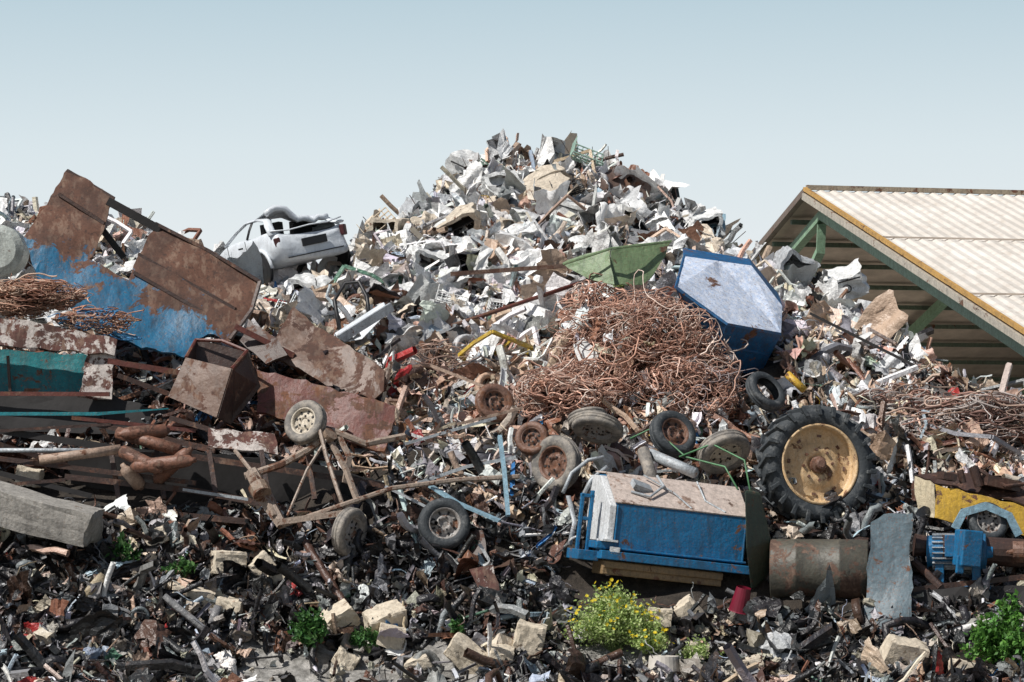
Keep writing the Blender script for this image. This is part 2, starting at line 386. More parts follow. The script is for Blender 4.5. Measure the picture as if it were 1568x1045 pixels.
scatter(b,TX,750,.35,.9,.1,.65,zr=up)
scatter(b,TX,2200,.15,.5,.07,.7)
scatter(b,TX,400,.2,.5,.12,.7,zr=(2.6,4.6),colf=bigcol)
scatter(b,TQ,900,.25,.7,.06,.7,zr=(3.2,12))
scatter(b,TQ,2000,.1,.35,.06,.8)
scatter(b,TR,300,.2,.5,.06,.7)
b.obj('crushed_panel_scrap',M_scrap,heap,True)
b=Bulk()
scatter(b,TT,7500,.2,.8,.06,.5)
scatter(b,TT,7500,.3,1.0,.08,.45,zr=(2.2,5.2))
scatter(b,TT,2200,.3,1.0,.12,.5,zr=up)
scatter(b,TU,3000,.2,.9,.06,.5)
scatter(b,TU,1400,.5,1.7,.1,.35)
scatter(b,TK,4000,.05,.22,.06,.8)
scatter(b,TK,3200,.05,.2,.04,.8,zr=(-1,2.8))
scatter(b,TT,7000,.15,.65,.06,.5,zr=(-1,3.0))
scatter(b,TL,1700,.2,.6,.03,.6,zr=(-1,3.0))
b.obj('strip_scrap',M_scrap,heap)
b=Bulk()
scatter(b,TK,1300,.05,.18,.05,.8,zr=(-.1,1.3),colf=gravel,d0=36.6,d1=40)
scatter(b,TBB,110,.14,.32,.08,.7,zr=(-.1,1.6),colf=gravel,d0=36.6,d1=40.5)
b.obj('rubble',M_scrap,heap)
b=Bulk()
scatter(b,TW,4500,.3,1.1,.1,.6)
scatter(b,TU,1900,.5,1.5,.06,.4,zr=(-1,2.6))
b.obj('loose_wire',M_scrap,heap,True)

# ------------------------------------------------------------------ wire tangles
def tangle(name,c,rx,ry,rz,n,cols,r=.007,seed=1,seg=22,core=True,e=None):
    g=np.random.default_rng(seed); b=Bulk(); c=np.array(c)
    e=e or empty(name)
    for k in range(n):
        d=g.normal(0,1,3); d/=np.linalg.norm(d); rr=g.uniform(.55,1.0)**.6
        p=d*rr; t=g.normal(0,1,3); t-=d*np.dot(t,d)*.8; t/=np.linalg.norm(t); pts=[]
        curl=g.normal(0,.35,3); st=g.uniform(.04,.13); lim=1.1 if g.random()<.8 else 1.42; pull=.28 if lim<1.2 else .1
        for i in range(seg):
            s_=1+.18*float(n2(p[0]*3+seed,p[2]*3+p[1]*2,1.3,seed))
            pts.append(c+p*s_*np.array([rx,ry,rz])); t=t+g.normal(0,.25,3)+np.cross(curl,t)-p*pull*max(0,np.linalg.norm(p)-.6); t/=np.linalg.norm(t); p=p+t*st
            if np.linalg.norm(p)>lim: p*=lim*.98/np.linalg.norm(p)
        gg=G().tube(pts,r*g.choice([.7,1,1,1.8]),4,cap=False)
        col=np.array(cols[g.integers(len(cols))])*g.uniform(.6,1.25)
        b.add(np.array([tuple(q) for q in gg.v]),gg.f,np.eye(3)[None],np.ones(1),np.zeros((1,3)),col[None])
    b.obj('wires',M_wire,e,True)
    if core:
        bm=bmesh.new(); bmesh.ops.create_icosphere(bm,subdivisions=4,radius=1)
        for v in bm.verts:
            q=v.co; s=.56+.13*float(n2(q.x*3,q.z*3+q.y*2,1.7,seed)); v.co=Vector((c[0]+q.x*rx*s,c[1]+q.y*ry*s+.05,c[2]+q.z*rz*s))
        me=bpy.data.meshes.new('light_block_core'); bm.to_mesh(me); bm.free(); me.materials.append(M_core); link(bpy.data.objects.new('light_block_core',me),e)  # solid blob added inside the wires to block light
    return e
m,nt,b_=newmat('wire_metal'); a=nt.nodes.new('ShaderNodeAttribute'); a.attribute_name='Col'; nt.links.new(a.outputs['Color'],b_.inputs['Base Color']); b_.inputs['Roughness'].default_value=.5; M_wire=m
M_core=plain('light_block_brown',(.09,.047,.034),.9,.6,16,bst=1,dist=.06)  # darker brown for the added light-blocking core
cop=[(.60,.35,.26),(.50,.28,.20),(.66,.45,.36),(.33,.17,.12),(.70,.56,.48),(.54,.32,.24),(.27,.14,.10)]
e=tangle('copper_wire_tangle',Q(985,555,.75),1.33,.95,.97,900,cop,seed=3)
tangle('',Q(870,608,.5),.78,.6,.5,420,cop,seed=4,e=e)
tangle('',Q(920,495,.5),.75,.6,.6,330,cop,seed=5,e=e)
tangle('',Q(1065,605,.5),.7,.6,.58,320,cop+[(.35,.3,.3),(.3,.25,.25)],seed=15,e=e)
b=Bulk()
cc=Q(985,560,.75); n=130; th=rng.normal(0,1,(n,3)); th/=np.linalg.norm(th,axis=1)[:,None]; th[:,1]=-abs(th[:,1])
loc=np.array(cc)+th*np.array([1.4,.95,1.0])*rng.uniform(.8,.95,(n,1)); 
for T_,sl in ((TT,slice(0,95)),(TX,slice(95,130))):
    L_=loc[sl]; k=len(L_); w=rng.integers(0,len(T_),k); R_=rotmats(k,.9); s_=rng.uniform(.1,.3,k); cl=colors(L_)
    for i,(v,f) in enumerate(T_):
        m_=w==i; b.add(v,f,R_[m_],s_[m_],L_[m_],cl[m_])
b.obj('caught_scrap',M_scrap,e)
br=[(.38,.19,.12),(.26,.12,.08),(.44,.26,.18),(.5,.35,.26)]
tangle('rusty_wire_tangle',W(45,456,42.7),.75,.4,.28,320,br,seed=6)
tangle('rusty_wire_tangle',W(150,492,42.3),.6,.35,.22,130,br+[(.05,.2,.4)],seed=7,core=False)
gr=[(.40,.28,.22),(.46,.4,.37),(.32,.18,.14),(.55,.5,.47),(.18,.1,.08)]
tangle('steel_wire_tangle',Q(1490,650,.2),1.2,.7,.45,330,gr,seed=8,r=.009)
tangle('steel_wire_tangle',Q(1370,625,.15),.8,.5,.35,200,gr,seed=9,r=.009,core=False)
tangle('steel_wire_tangle',Q(690,560,.1),.8,.4,.4,90,[(.4,.26,.2),(.3,.2,.16)],seed=10,core=False)

# ------------------------------------------------------------------ left container wreck
nL=Vector((.12,-.85,.5)); n_=nL.normalized(); a0=W(200,450,43.6)
pa=rayplane(45,388,a0,n_); pb=rayplane(300,494,a0,n_)
ax=(pb-pa).normalized(); dn=ax.cross(n_)
if dn.z<0: dn=-dn
M_cont=worn('container_steel',(.004,.09,.19),rust=.42,axis=tuple(dn),thr=dn.dot(pa),soft=.3,sc=1.9,col2=(.006,.13,.25),rustcol=(.13,.06,.038),grime=.8)
M_rust=worn('rusty_plate',(.12,.066,.045),rust=.5,sc=1.8,rustcol=(.11,.048,.03),col2=(.18,.12,.09))
M_rust2=worn('rusty_plate_dark',(.06,.033,.026),rust=.4,sc=2.5,rustcol=(.12,.055,.036))
M_redr=worn('red_oxide_steel',(.15,.042,.03),rust=.45,sc=2.2)
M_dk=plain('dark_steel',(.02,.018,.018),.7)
e=empty('steel_container')
plate('side_wall',[(103,262),(175,305),(152,370),(138,398),(196,430),(238,343),(320,385),(398,432),(385,478),(352,525),(318,512),(300,520),(300,550),(215,532),(130,490),(58,430),(38,365),(70,315)],a0,nL,M_cont,e,.05,.06,5,1)
def rp(x,y,off=.05): return rayplane(x,y,a0,n_)+n_*off
g=G()
for pth in ([(103,264),(175,307)],[(238,345),(320,387),(398,434)],[(398,434),(385,478),(352,523)],[(212,392),(360,476)],[(90,300),(160,345)],[(205,420),(345,500)]):
    g.tube([rp(*p) for p in pth],.035,4)
g.obj('stiffening_ribs',M_rust2,e)
g=G().tube([W(165,308,44.2),W(245,352,44.3)],.09,4).tube([W(140,330,44.4),W(190,395,44.4)],.07,4); g.obj('top_beam',M_dk,e)
# teal lined skip
e=empty('teal_skip')
M_teal=worn('teal_paint',(.006,.19,.21),rust=.28,sc=1.8,col2=(.005,.11,.13),grime=.8); M_rim=worn('white_rust_rim',(.6,.54,.5),rust=.56,sc=3.4,rustcol=(.12,.045,.035))
aT=W(90,555,41.9); nT=Vector((.05,-.97,.2)).normalized()
plate('inner_wall',[(-60,532),(150,545),(125,608),(-60,608)],aT+Vector((0,.4,0)),nT,M_teal,e,.03,.04,4,3)
plate('upper_rim',[(-60,480),(60,495),(178,520),(176,545),(60,534),(-60,526)],aT-Vector((0,.1,0)),nT,M_rim,e,.05,.04,4,4)
plate('end_rim',[(135,535),(178,520),(170,612),(120,610)],aT-Vector((0,.03,0)),nT,M_rim,e,.05,.03,4,5)
G().tube([W(12,545,42.1),W(16,606,42.1)],.03,4).obj('inner_ribs',M_rust2,e)
G().tube([W(-60,603,41.7),W(168,604,41.7)],.045,4).obj('bottom_lip',M_redr,e)
G().tube([W(-60,634,41.3),W(150,634,41.2),W(258,626,41.3)],[.06,.06,.02],4,flat=.6).obj('teal_edge',worn('teal_edge',(.01,.22,.26),rust=.25),e)
plate('base',[(-60,606),(170,606),(255,632),(260,668),(-60,660)],aT+Vector((0,.15,0)),nT,M_dk,e,.04,.03,3,7)
# rusty open bin
e=empty('rusty_bin')
def wf(name,pp,mat,par,th=.03): return mk(name,pp,[tuple(range(len(pp)))],mat,par,solid=th)
d=41.4
wf('front_wall',[W(258,608,d),W(285,548,d+.1),W(355,565,d-.25),W(332,640,d-.35)],M_rust,e)
wf('side_wall',[W(332,640,d-.35),W(355,565,d-.25),W(378,538,d+.3),W(398,592,d+.5),W(352,650,d+.2)],M_rust2,e)
wf('back_wall',[W(285,548,d+.1),W(300,520,d+.7),W(380,540,d+.7),W(398,592,d+.6),W(300,600,d+.5)],M_rust2,e)
G().tube([W(285,548,d+.1),W(300,521,d+.6),W(340,522,d+.5),W(378,538,d+.3),W(355,565,d-.25)],.03,6).obj('rim',M_redr,e)
def lp(name,poly,anc,n,mat,**k): return plate(name,poly,W(*anc),n,mat,None,**k)
lp('rusty_steel_plate',[(450,473),(592,572),(586,600),(572,612),(500,590),(415,545),(430,505)],(500,540,43.0),(-.15,-.8,.55),M_rust,th=.05,seed=11,dent=.07)
lp('rusty_steel_plate',[(392,568),(470,585),(606,625),(600,660),(588,692),(480,655),(395,632)],(500,630,41.7),(-.05,-.85,.5),M_redr,th=.05,seed=12,dent=.07)
lp('rusty_steel_plate',[(320,655),(420,665),(425,695),(320,685)],(360,670,41.0),(.1,-.8,.6),M_rim,th=.04,seed=13)
lp('rusty_steel_plate',[(380,490),(425,520),(440,545),(408,560),(370,525)],(400,525,43.0),(-.3,-.8,.5),M_rust2,th=.04,seed=14)
M_green=worn('green_paint',(.13,.21,.10),rust=.25,sc=3,col2=(.19,.26,.14))
e=empty('green_steel_trough')
plate('front_sheet',[(862,405),(900,390),(935,382),(942,438),(903,430)],W(940,405,45.7),(-.35,-.85,.3),M_green,e,.03,.05,4,15)
plate('side_sheet',[(935,382),(985,374),(1028,370),(1005,415),(985,435),(942,438)],W(940,405,45.7),(.25,-.9,.2),M_green,e,.03,.06,4,16)
G().tube([W(862,405,45.6),W(935,381,45.5),W(1028,370,45.9)],.022,6).obj('rolled_edge',M_green,e)
# dark plate and rails put in for the shade under the skips
M_pipe=worn('rusty_pipe',(.24,.11,.07),rust=.5,sc=4,rustcol=(.13,.055,.033)); M_tan=worn('tan_pipe',(.46,.33,.25),rust=.32,sc=5)
M_gal=worn('galvanised',(.46,.5,.53),rust=.27,sc=4,metal=.2); M_blue=worn('blue_paint',(.004,.15,.33),rust=.27,sc=2.8,col2=(.004,.10,.23),grime=.8)
M_pb=worn('pale_blue_paint',(.27,.44,.54),rust=.25,sc=4)
e=empty('chassis_shade')
plate('shade_plate',[(100,690),(300,692),(480,712),(600,742),(600,765),(420,790),(250,770),(110,740)],W(350,735,40.9),(0,-.95,-.1),M_dk,e,.05,.04,4,61)  # near-black sheet standing in for the shadow of the truck underside
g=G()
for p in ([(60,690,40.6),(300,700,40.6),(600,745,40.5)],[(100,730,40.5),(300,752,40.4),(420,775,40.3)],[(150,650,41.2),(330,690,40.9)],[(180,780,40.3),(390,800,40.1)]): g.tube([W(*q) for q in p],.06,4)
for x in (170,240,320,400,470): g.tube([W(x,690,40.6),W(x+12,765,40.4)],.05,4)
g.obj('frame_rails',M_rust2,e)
def beam(p0,p1,off,r,mat,name='steel_beam',flat=1.0,n=4,mid=None):
    a=W(p0[0],p0[1],off[0]); c=W(p1[0],p1[1],off[1]); pts=[a,(a+c)/2+Vector(mid or (0,0,0)),c]
    g=G().tube(pts,r,n,flat=flat); return g.obj(name,mat,smooth=n>5)
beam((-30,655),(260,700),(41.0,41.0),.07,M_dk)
beam((-30,672),(110,715),(40.6,41.0),.05,M_rust2)
beam((165,553),(330,580),(41.6,41.8),.06,M_redr)
beam((180,575),(290,615),(41.3,41.5),.05,M_rust2)
beam((-20,700),(300,740),(40.5,40.4),.05,M_rust2)
beam((-30,690),(185,690),(40.3,40.4),.035,M_gal,'steel_pipe',n=8)
beam((60,705),(185,688),(40.0,40.2),.07,M_tan,'rusty_pipe',n=10)
beam((180,663),(275,690),(40.5,40.2),.09,M_pipe,'rusty_pipe',n=12)
beam((110,640),(300,660),(41.1,41.2),.04,M_redr)
beam((260,640),(430,690),(41.2,41.0),.05,M_rust2)
beam((280,750),(380,765),(40.2,40.2),.03,M_gal)
beam((0,660),(170,650),(40.9,41),.03,M_rust2)
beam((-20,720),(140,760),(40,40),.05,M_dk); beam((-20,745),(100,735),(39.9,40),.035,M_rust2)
beam((630,520),(905,428),(45.0,46.1),.035,M_redr,'steel_pipe',n=6)
beam((690,420),(900,405),(46.8,47.0),.05,M_rust)
beam((360,500),(450,545),(42.9,43.0),.06,M_redr)
beam((720,360),(800,415),(48.7,48),.03,M_gal); beam((1040,430),(1010,470),(43.5,43.5),.04,M_redr); beam((1240,480),(1400,560),(43.6,43.4),.03,M_dk)
beam((600,470),(520,520),(44.5,44.0),.05,M_gal,flat=2); beam((760,600),(660,560),(42.3,42.6),.03,M_tan); beam((700,650),(800,625),(41.4,41.6),.03,M_tan)
for k,(x,y,dx,dy,mt) in enumerate([(205,715,90,-10,M_pipe),(185,690,60,30,M_pipe),(240,735,50,-45,M_pipe),(215,745,-25,-30,M_tan),(255,660,-70,5,M_pipe)]):
    a=W(x,y,40.1+.1*k); c=W(x+dx,y+dy,39.9+.1*k); t=(c-a)
    G().tube([a-t.normalized()*.05,a,a+t*.05,a+t*.8,a+t*.95,c,c+t.normalized()*.05],[.03,.07,.1,.1,.08,.04,.035],14).obj('gas_cylinder',mt,smooth=True)
G().lathe([(.02,-.35),(.3,-.35),(.42,-.28),(.42,.3),(.3,.38),(.02,.38)],28).obj('grey_tank',worn('grey_green_paint',(.52,.56,.52),rust=.22)).location=W(2,385,46.3)
# ------------------------------------------------------------------ wheels
def dusty(name,col,dust,amt,sc=7):
    m,nt,b=newmat(name); f=noise(nt,sc,8,.7); f2=noise(nt,sc*5,5,.6)
    c=mix(nt,ramp(nt,f,[(.62-amt*.3,K0),(.72-amt*.2,(.85,)*3)]).outputs[0],col,dust); c=mix(nt,ramp(nt,f2,[(.4,K0),(.7,(.5,)*3)]).outputs[0],c,tuple(q*.6 for q in col))
    nt.links.new(c,b.inputs['Base Color']); b.inputs['Roughness'].default_value=.7; bump(nt,b,f2,.5,.02); return m
M_tyre=dusty('tyre_rubber',(.035,.042,.048),(.15,.155,.155),.35); M_tyred=dusty('dusty_tyre',(.15,.14,.13),(.36,.32,.27),.7)
M_rimy=worn('ochre_rim',(.68,.5,.3),rust=.36,sc=3.2,col2=(.58,.37,.18),rustcol=(.24,.12,.06),grime=.45); M_rimg=worn('grey_rim',(.36,.34,.32),rust=.4,sc=6)
M_rimt=worn('cream_rim',(.62,.55,.44),rust=.3,sc=6); M_rimr=worn('rusty_rim',(.22,.12,.085),rust=.5,sc=6)
def smallwheel(px,py,d,R,rot,tm,rm,name='car_wheel',w=.17,rimd=True):
    e=empty(name,W(px,py,d),rot); h=w/2; ri=R*.6
    G().lathe([(ri,-h*.8),(ri*1.06,-h),(R*.85,-h*1.12),(R*.95,-h*.85),(R,-h*.5),(R*.975,-h*.46),(R*.975,-h*.1),(R,-h*.06),(R,h*.06),(R*.975,h*.1),(R*.975,h*.46),(R,h*.5),(R*.95,h*.85),(R*.85,h*1.12),(ri*1.06,h),(ri,h*.8)],44).obj('tyre',tm,e,smooth=True)
    if rimd:
        G().lathe([(ri*1.03,-h*.9),(ri*.95,-h*.95),(ri*.88,-h*.5),(ri*.86,-h*.2),(ri*.62,-h*.25),(ri*.5,-h*.55),(ri*.3,-h*.6),(ri*.28,-h*.35),(ri*.2,-h*.35),(.002,-h*.35)],36).obj('rim',rm,e,smooth=True)
        G().lathe([(ri*.86,h*.3),(ri*.9,h*.6),(ri*1.03,h*.9)],36).obj('rim_back',rm,e,smooth=True)
        g=G()
        for k in range(5):
            th=k*2*math.pi/5; g.box((ri*.4*math.cos(th),-h*.64,ri*.4*math.sin(th)),(.024,.02,.024))
        for k in range(8):
            th=(k+.5)*2*math.pi/8; g.box((ri*.74*math.cos(th),-h*.26,ri*.74*math.sin(th)),(.05,.012,.03),(0,-th,0))
        g.obj('bolts',M_dk,e)
    return e
smallwheel(468,647,40.2,.33,(rad(-18),rad(-8),rad(-25)),M_tyred,M_rimt)
smallwheel(535,815,39.2,.35,(rad(10),rad(20),rad(62)),M_tyred,M_rimg)
smallwheel(680,803,39.4,.37,(rad(-12),0,rad(8)),M_tyre,M_rimg,w=.2)
smallwheel(852,710,40.3,.41,(rad(-5),rad(10),rad(-38)),M_tyred,M_rimr,w=.2)
smallwheel(915,655,40.8,.38,(rad(62),rad(8),rad(-10)),M_tyred,M_rimg)
smallwheel(900,642,41.2,.30,(rad(70),rad(-8),0),M_tyred,M_rimg)
smallwheel(1030,665,40.8,.36,(rad(-25),rad(5),rad(25)),M_tyre,M_rimr,w=.2)
smallwheel(1108,692,40.6,.40,(rad(48),rad(-18),rad(5)),M_tyred,M_rimt,w=.2)
smallwheel(1172,600,42.2,.34,(rad(-35),rad(15),rad(30)),M_tyre,M_rimr,'bare_tyre',rimd=False)
smallwheel(815,672,40.5,.25,(rad(-15),0,rad(-10)),M_rimr,M_rimr,'brake_drum',w=.16)
smallwheel(757,617,41.9,.30,(rad(-20),0,rad(20)),M_rimr,M_rimr,'rusty_wheel_rim',w=.15)
smallwheel(1512,800,39.4,.29,(rad(-20),0,rad(10)),M_tyre,M_rimg,w=.16)
# tractor wheel
e=empty('tractor_wheel',W(1248,713,40.0),(rad(-6),rad(8),rad(14)))
h=.22
G().lathe([(.56,-h*.75),(.6,-h),(.72,-h*1.08),(.79,-h*.9),(.815,-h*.5),(.82,0),(.815,h*.5),(.79,h*.9),(.72,h*1.08),(.6,h),(.56,h*.75)],72).obj('tyre',M_tyre,e,smooth=True)
g=G()
for k in range(22):
    for s in(-1,1):
        th=2*math.pi*(k+(.5 if s>0 else 0))/22
        v=[];t2=th+.17
        for rr in (.79,.875):
            for (tt,yy,ww) in ((th,s*h*1.02,.04),(t2,s*.01,.03)):
                for q in(-1,1):
                    a_=tt+q*ww; rad_=rr-(.03 if abs(yy)>.1 else 0)
                    v.append((rad_*math.cos(a_),yy,rad_*math.sin(a_)))
        g.add(v,[(0,1,3,2),(4,6,7,5),(0,4,5,1),(2,3,7,6),(0,2,6,4),(1,5,7,3)])
        v=[]
        for q in(-1,1):
            for (rr,yy) in((.85,s*h*.92),(.85,s*h*1.14),(.7,s*h*1.24),(.7,s*h*1.0)): a_=th+q*.036; v.append((rr*math.cos(a_-.03*(rr<.8)),yy,rr*math.sin(a_-.03*(rr<.8))))
        g.add(v,[(0,1,2,3),(7,6,5,4),(0,4,5,1),(1,5,6,2),(2,6,7,3),(3,7,4,0)])
g.obj('tread_lugs',M_tyre,e,bevel=.006)
G().lathe([(.585,-h*.95),(.57,-h*1.02),(.545,-h*1.0),(.53,-h*.6),(.525,-h*.3),(.5,-h*.28),(.47,-h*.2),(.33,-h*.28),(.3,-h*.42),(.16,-h*.5),(.14,-h*.35),(.002,-h*.35)],64).obj('rim',M_rimy,e,smooth=True)
G().lathe([(.53,h*.2),(.57,h*.9)],48).obj('rim_back',M_rimy,e,smooth=True)
G().lathe([(.12,-h*.3),(.115,-h*.75),(.08,-h*.85),(.075,-h*1.15),(.05,-h*1.2),(.002,-h*1.2)],20).obj('hub',M_rimr,e)
g=G()
for k in range(8): th=2*math.pi*k/8+.2; g.lathe([(.022,-h*.3),(.022,-h*.62),(.002,-h*.62)],6,(.22*math.cos(th),0,.22*math.sin(th)))
for k in range(8): th=2*math.pi*k/8; g.box((.42*math.cos(th),-h*.235,.42*math.sin(th)),(.035,.03,.06),(0,-th,0))
g.obj('bolts',M_rimr,e)
# ------------------------------------------------------------------ axle frame
e=empty('trailer_axle_frame'); g=G()
def tp(pts,r,n=6,flat=1): g.tube([W(*p) for p in pts],r,n,flat=flat)
tp([(385,722,39.9),(405,760,39.7),(432,805,39.4)],[.10,.12,.08],6)
tp([(375,730,39.9),(430,712,40.0),(470,690,40.1),(500,668,40.1)],.055)
tp([(432,805,39.4),(520,775,39.3),(600,748,39.5),(700,735,39.8),(795,730,40.0)],.035)
tp([(425,800,39.3),(530,785,39.2)],.06,4)
tp([(485,640,40.1),(500,700,39.8),(520,760,39.4),(535,800,39.3)],.03)
tp([(500,665,40.1),(530,720,39.8),(548,770,39.5)],.045,4)
tp([(468,650,40.3),(510,660,40.2),(560,680,40.2),(620,668,40.4)],.05)
tp([(520,670,40.1),(535,700,39.9),(528,740,39.8)],.06,4,.4)
tp([(400,740,39.9),(360,690,40.4)],.03); tp([(390,725,39.8),(420,790,39.4)],.04,4); tp([(505,665,40),(470,720,39.8),(440,790,39.4)],.022)
g.obj('frame',worn('dusty_axle',(.38,.30,.24),rust=.42,sc=5),e)
g=G(); tp([(395,745,39.6),(402,758,39.5)],[.15,.14],12); tp([(500,672,40.05),(507,664,40.0)],[.09,.11],12); g.obj('hub',worn('axle_hub',(.3,.22,.16),rust=.5,sc=5),e)
e=empty('bent_suspension_arm'); g=G()
tp([(765,668,40.2),(772,720,39.9),(778,790,39.5)],.04,4); tp([(660,745,39.8),(700,770,39.5),(765,798,39.3)],.08,4,.3); g.obj('arm',M_pb,e)
beam((620,680),(760,640),(40.8,41.0),.03,M_gal); beam((640,740),(790,700),(40.4,40.4),.035,M_gal,mid=(0,0,.05)); beam((590,745),(700,800),(39.8,39.5),.025,M_gal)
g=G(); tp([(965,672,40.7),(1000,655,40.8),(1050,700,40.4),(1110,715,40.0),(1130,750,39.7)],.014); tp([(1040,700,40.4),(1090,680,40.3),(1140,705,40.1),(1150,760,39.7)],.014); g.obj('green_hose',plain('hose_green',(.08,.22,.1),.5),smooth=True)
g=G(); tp([(862,755,39.7),(875,725,39.8),(900,705,39.9),(925,700,39.9)],.03); tp([(890,765,39.6),(905,735,39.6),(930,715,39.7)],.03); tp([(870,760,39.6),(880,800,39.3),(872,835,39.2)],.045,4,.4)
g.obj('bent_bumper',M_gal,smooth=True)
beam((985,690),(1000,740),(40.1,39.7),.09,M_tyred,'rubber_boot',n=10); beam((995,695),(1065,725),(40.2,39.8),.08,M_gal,'exhaust_silencer',n=12)
# ------------------------------------------------------------------ blue hopper
M_top=worn('faded_pink_paint',(.62,.52,.46),rust=.34,sc=3,rustcol=(.32,.22,.17),grime=.4); M_wht=worn('white_paint',(.77,.79,.8),rust=.25,sc=4,grime=.4)
e=empty('blue_hopper',W(937,843,38.65),(rad(0),rad(6.5),rad(15)))
L=1.93
pf=[(0,0),(0,.65),(.6,1.06),(1.1,1.06),(1.1,0)]
def prism(pf,x0,x1): 
    n=len(pf); v=[(x0,y,z) for y,z in pf]+[(x1,y,z) for y,z in pf]
    return v,[tuple(range(n))[::-1],tuple(range(n,2*n))]+[(i,(i+1)%n,n+(i+1)%n,n+i) for i in range(n)]
v,f=prism(pf,0,L); mk('tank_body',v,f,M_blue,e,bevel=.015)
mk('lid',[(-.02,-.01,.665),(L+.02,-.01,.665),(L+.04,.61,1.08),(-.02,.61,1.08)],[(0,1,2,3)],M_top,e,solid=.02)
mk('lid_back',[(-.02,.61,1.082),(L+.04,.61,1.082),(L+.04,1.12,1.09),(-.02,1.12,1.09)],[(0,1,2,3)],M_top,e,solid=.02)
v,f=prism([(-.02,.12),(-.02,.62),(.6,1.03),(1.05,1.03),(1.05,.12)],-.10,-.004); mk('end_panel',v,f,M_wht,e,bevel=.008)
G().box((L/2-.06,-.06,-.07),(L+.3,.3,.12)).box((L/2,-.02,.03),(L+.04,.1,.03)).box((-.12,.1,.06),(.28,.4,.1)).box((.02,-.012,.33),(.03,.02,.6)).box((L-.02,-.012,.33),(.03,.02,.6)).obj('lower_ledge',M_blue,e,bevel=.01)
G().box((-.1,-.06,.13),(.22,.3,.03)).box((-.02,-.2,.0),(.14,.02,.1)).obj('white_step',M_wht,e)
G().box((-.26,.35,.35),(.05,.06,.9)).box((-.40,.35,.35),(.05,.06,.8)).box((-.33,.3,-.1),(.3,.6,.14)).box((-.33,.35,.72),(.2,.06,.05)).box((-.33,.35,.4),(.2,.05,.05)).obj('side_frame',M_blue,e,bevel=.01)
M_och=worn('ochre_wood',(.3,.2,.1),rust=.35,sc=5)
G().box((.75,.2,-.24),(1.75,.5,.2)).box((.75,-.08,-.2),(1.75,.03,.10)).obj('ochre_tray',M_och,e,bevel=.02)
G().tube([(.25,.2,.84),(.5,.1,.80),(.75,.3,.97),(.7,.5,1.11)],.02).tube([(1.3,.5,1.09),(1.35,.2,.83),(1.6,.02,.70)],.015).tube([(.5,.5,1.1),(.9,.25,.89),(1.1,.02,.70)],.012).box((.42,.3,.93),(.3,.14,.08),(rad(35),.2,.3)).obj('clamp',M_gal,e)
hull('dark_green_fender',[W(1140,750,38.9),W(1165,755,39.2),W(1182,830,39.2),W(1175,885,39.2),W(1150,905,38.9),W(1142,840,38.7),W(1150,750,39.9),W(1182,880,39.9)],worn('dark_green',(.05,.08,.055),rust=.25,sc=4),bevel=.04)
# ------------------------------------------------------------------ tilted blue dumpster
M_fadelit=worn('faded_sunlit_blue',(.70,.73,.80),rust=.26,sc=2.2,col2=(.40,.51,.70),grime=.4); M_db=worn('deep_blue',(.01,.12,.29),rust=.32,sc=2.2,col2=(.01,.07,.18),grime=.8)  # lid: faded blue paint with the sun's brightness put into the colour
D=-1.0
A1,B1,C1,D1,E1,F1=W(1048,394,45.4+D),W(1150,408,45.6+D),W(1197,470,45.2+D),W(1195,512,44.6+D),W(1113,497,43.9+D),W(1035,440,44.0+D)
G1,H1,I1=W(1060,505,44.4+D),W(1095,562,44.5+D),W(1162,575,45.0+D)
bk=Vector((.05,1.1,.25))
e=empty('blue_dumpster')
def wall(nm,pp,mat): 
    bm=bmesh.new(); vs=[bm.verts.new(p) for p in pp]; fc=bm.faces.new(vs); bmesh.ops.triangulate(bm,faces=[fc])
    for _ in range(3):
        bmesh.ops.subdivide_edges(bm,edges=[q for q in bm.edges if q.calc_length()>.2],cuts=1); bmesh.ops.triangulate(bm,faces=[q for q in bm.faces if len(q.verts)>3])
    for v_ in bm.verts:
        if not v_.is_boundary: v_.co+=Vector((0,-.5,.6))*.035*float(n2(v_.co.x,v_.co.z+v_.co.y,3.1,2))
    me=bpy.data.meshes.new(nm); bm.to_mesh(me); bm.free(); me.materials.append(mat); o=link(bpy.data.objects.new(nm,me),e); s=o.modifiers.new('s','SOLIDIFY'); s.thickness=.03; s.offset=0
wall('lid_left',[A1,(A1+B1)/2,E1,F1],M_fadelit); wall('lid_right',[(A1+B1)/2,B1,C1,D1,E1],M_fadelit)
wall('front_left',[F1,E1,H1,G1],M_db); wall('front_right',[E1,D1,I1,H1],M_db)
wall('left_side',[A1,F1,G1,G1+bk,A1+bk*.8],M_db); wall('right_side',[C1,D1,I1,I1+bk,C1+bk],M_db); wall('back_side',[A1+bk*.8,B1+bk*.6,C1+bk,I1+bk,H1+bk,G1+bk],M_db); wall('underside',[G1,H1,I1,I1+bk,H1+bk,G1+bk],M_db); wall('top_back',[A1,B1,B1+bk*.6,A1+bk*.8],M_db); wall('top_right',[B1,C1,C1+bk,B1+bk*.6],M_db)
G().tube([D1,E1,F1,A1],.03,4).tube([E1,H1],.025,4).tube([(F1+G1)/2,(E1+H1)/2,(D1+I1)/2],.018,4).obj('rims_and_ribs',M_db,e)
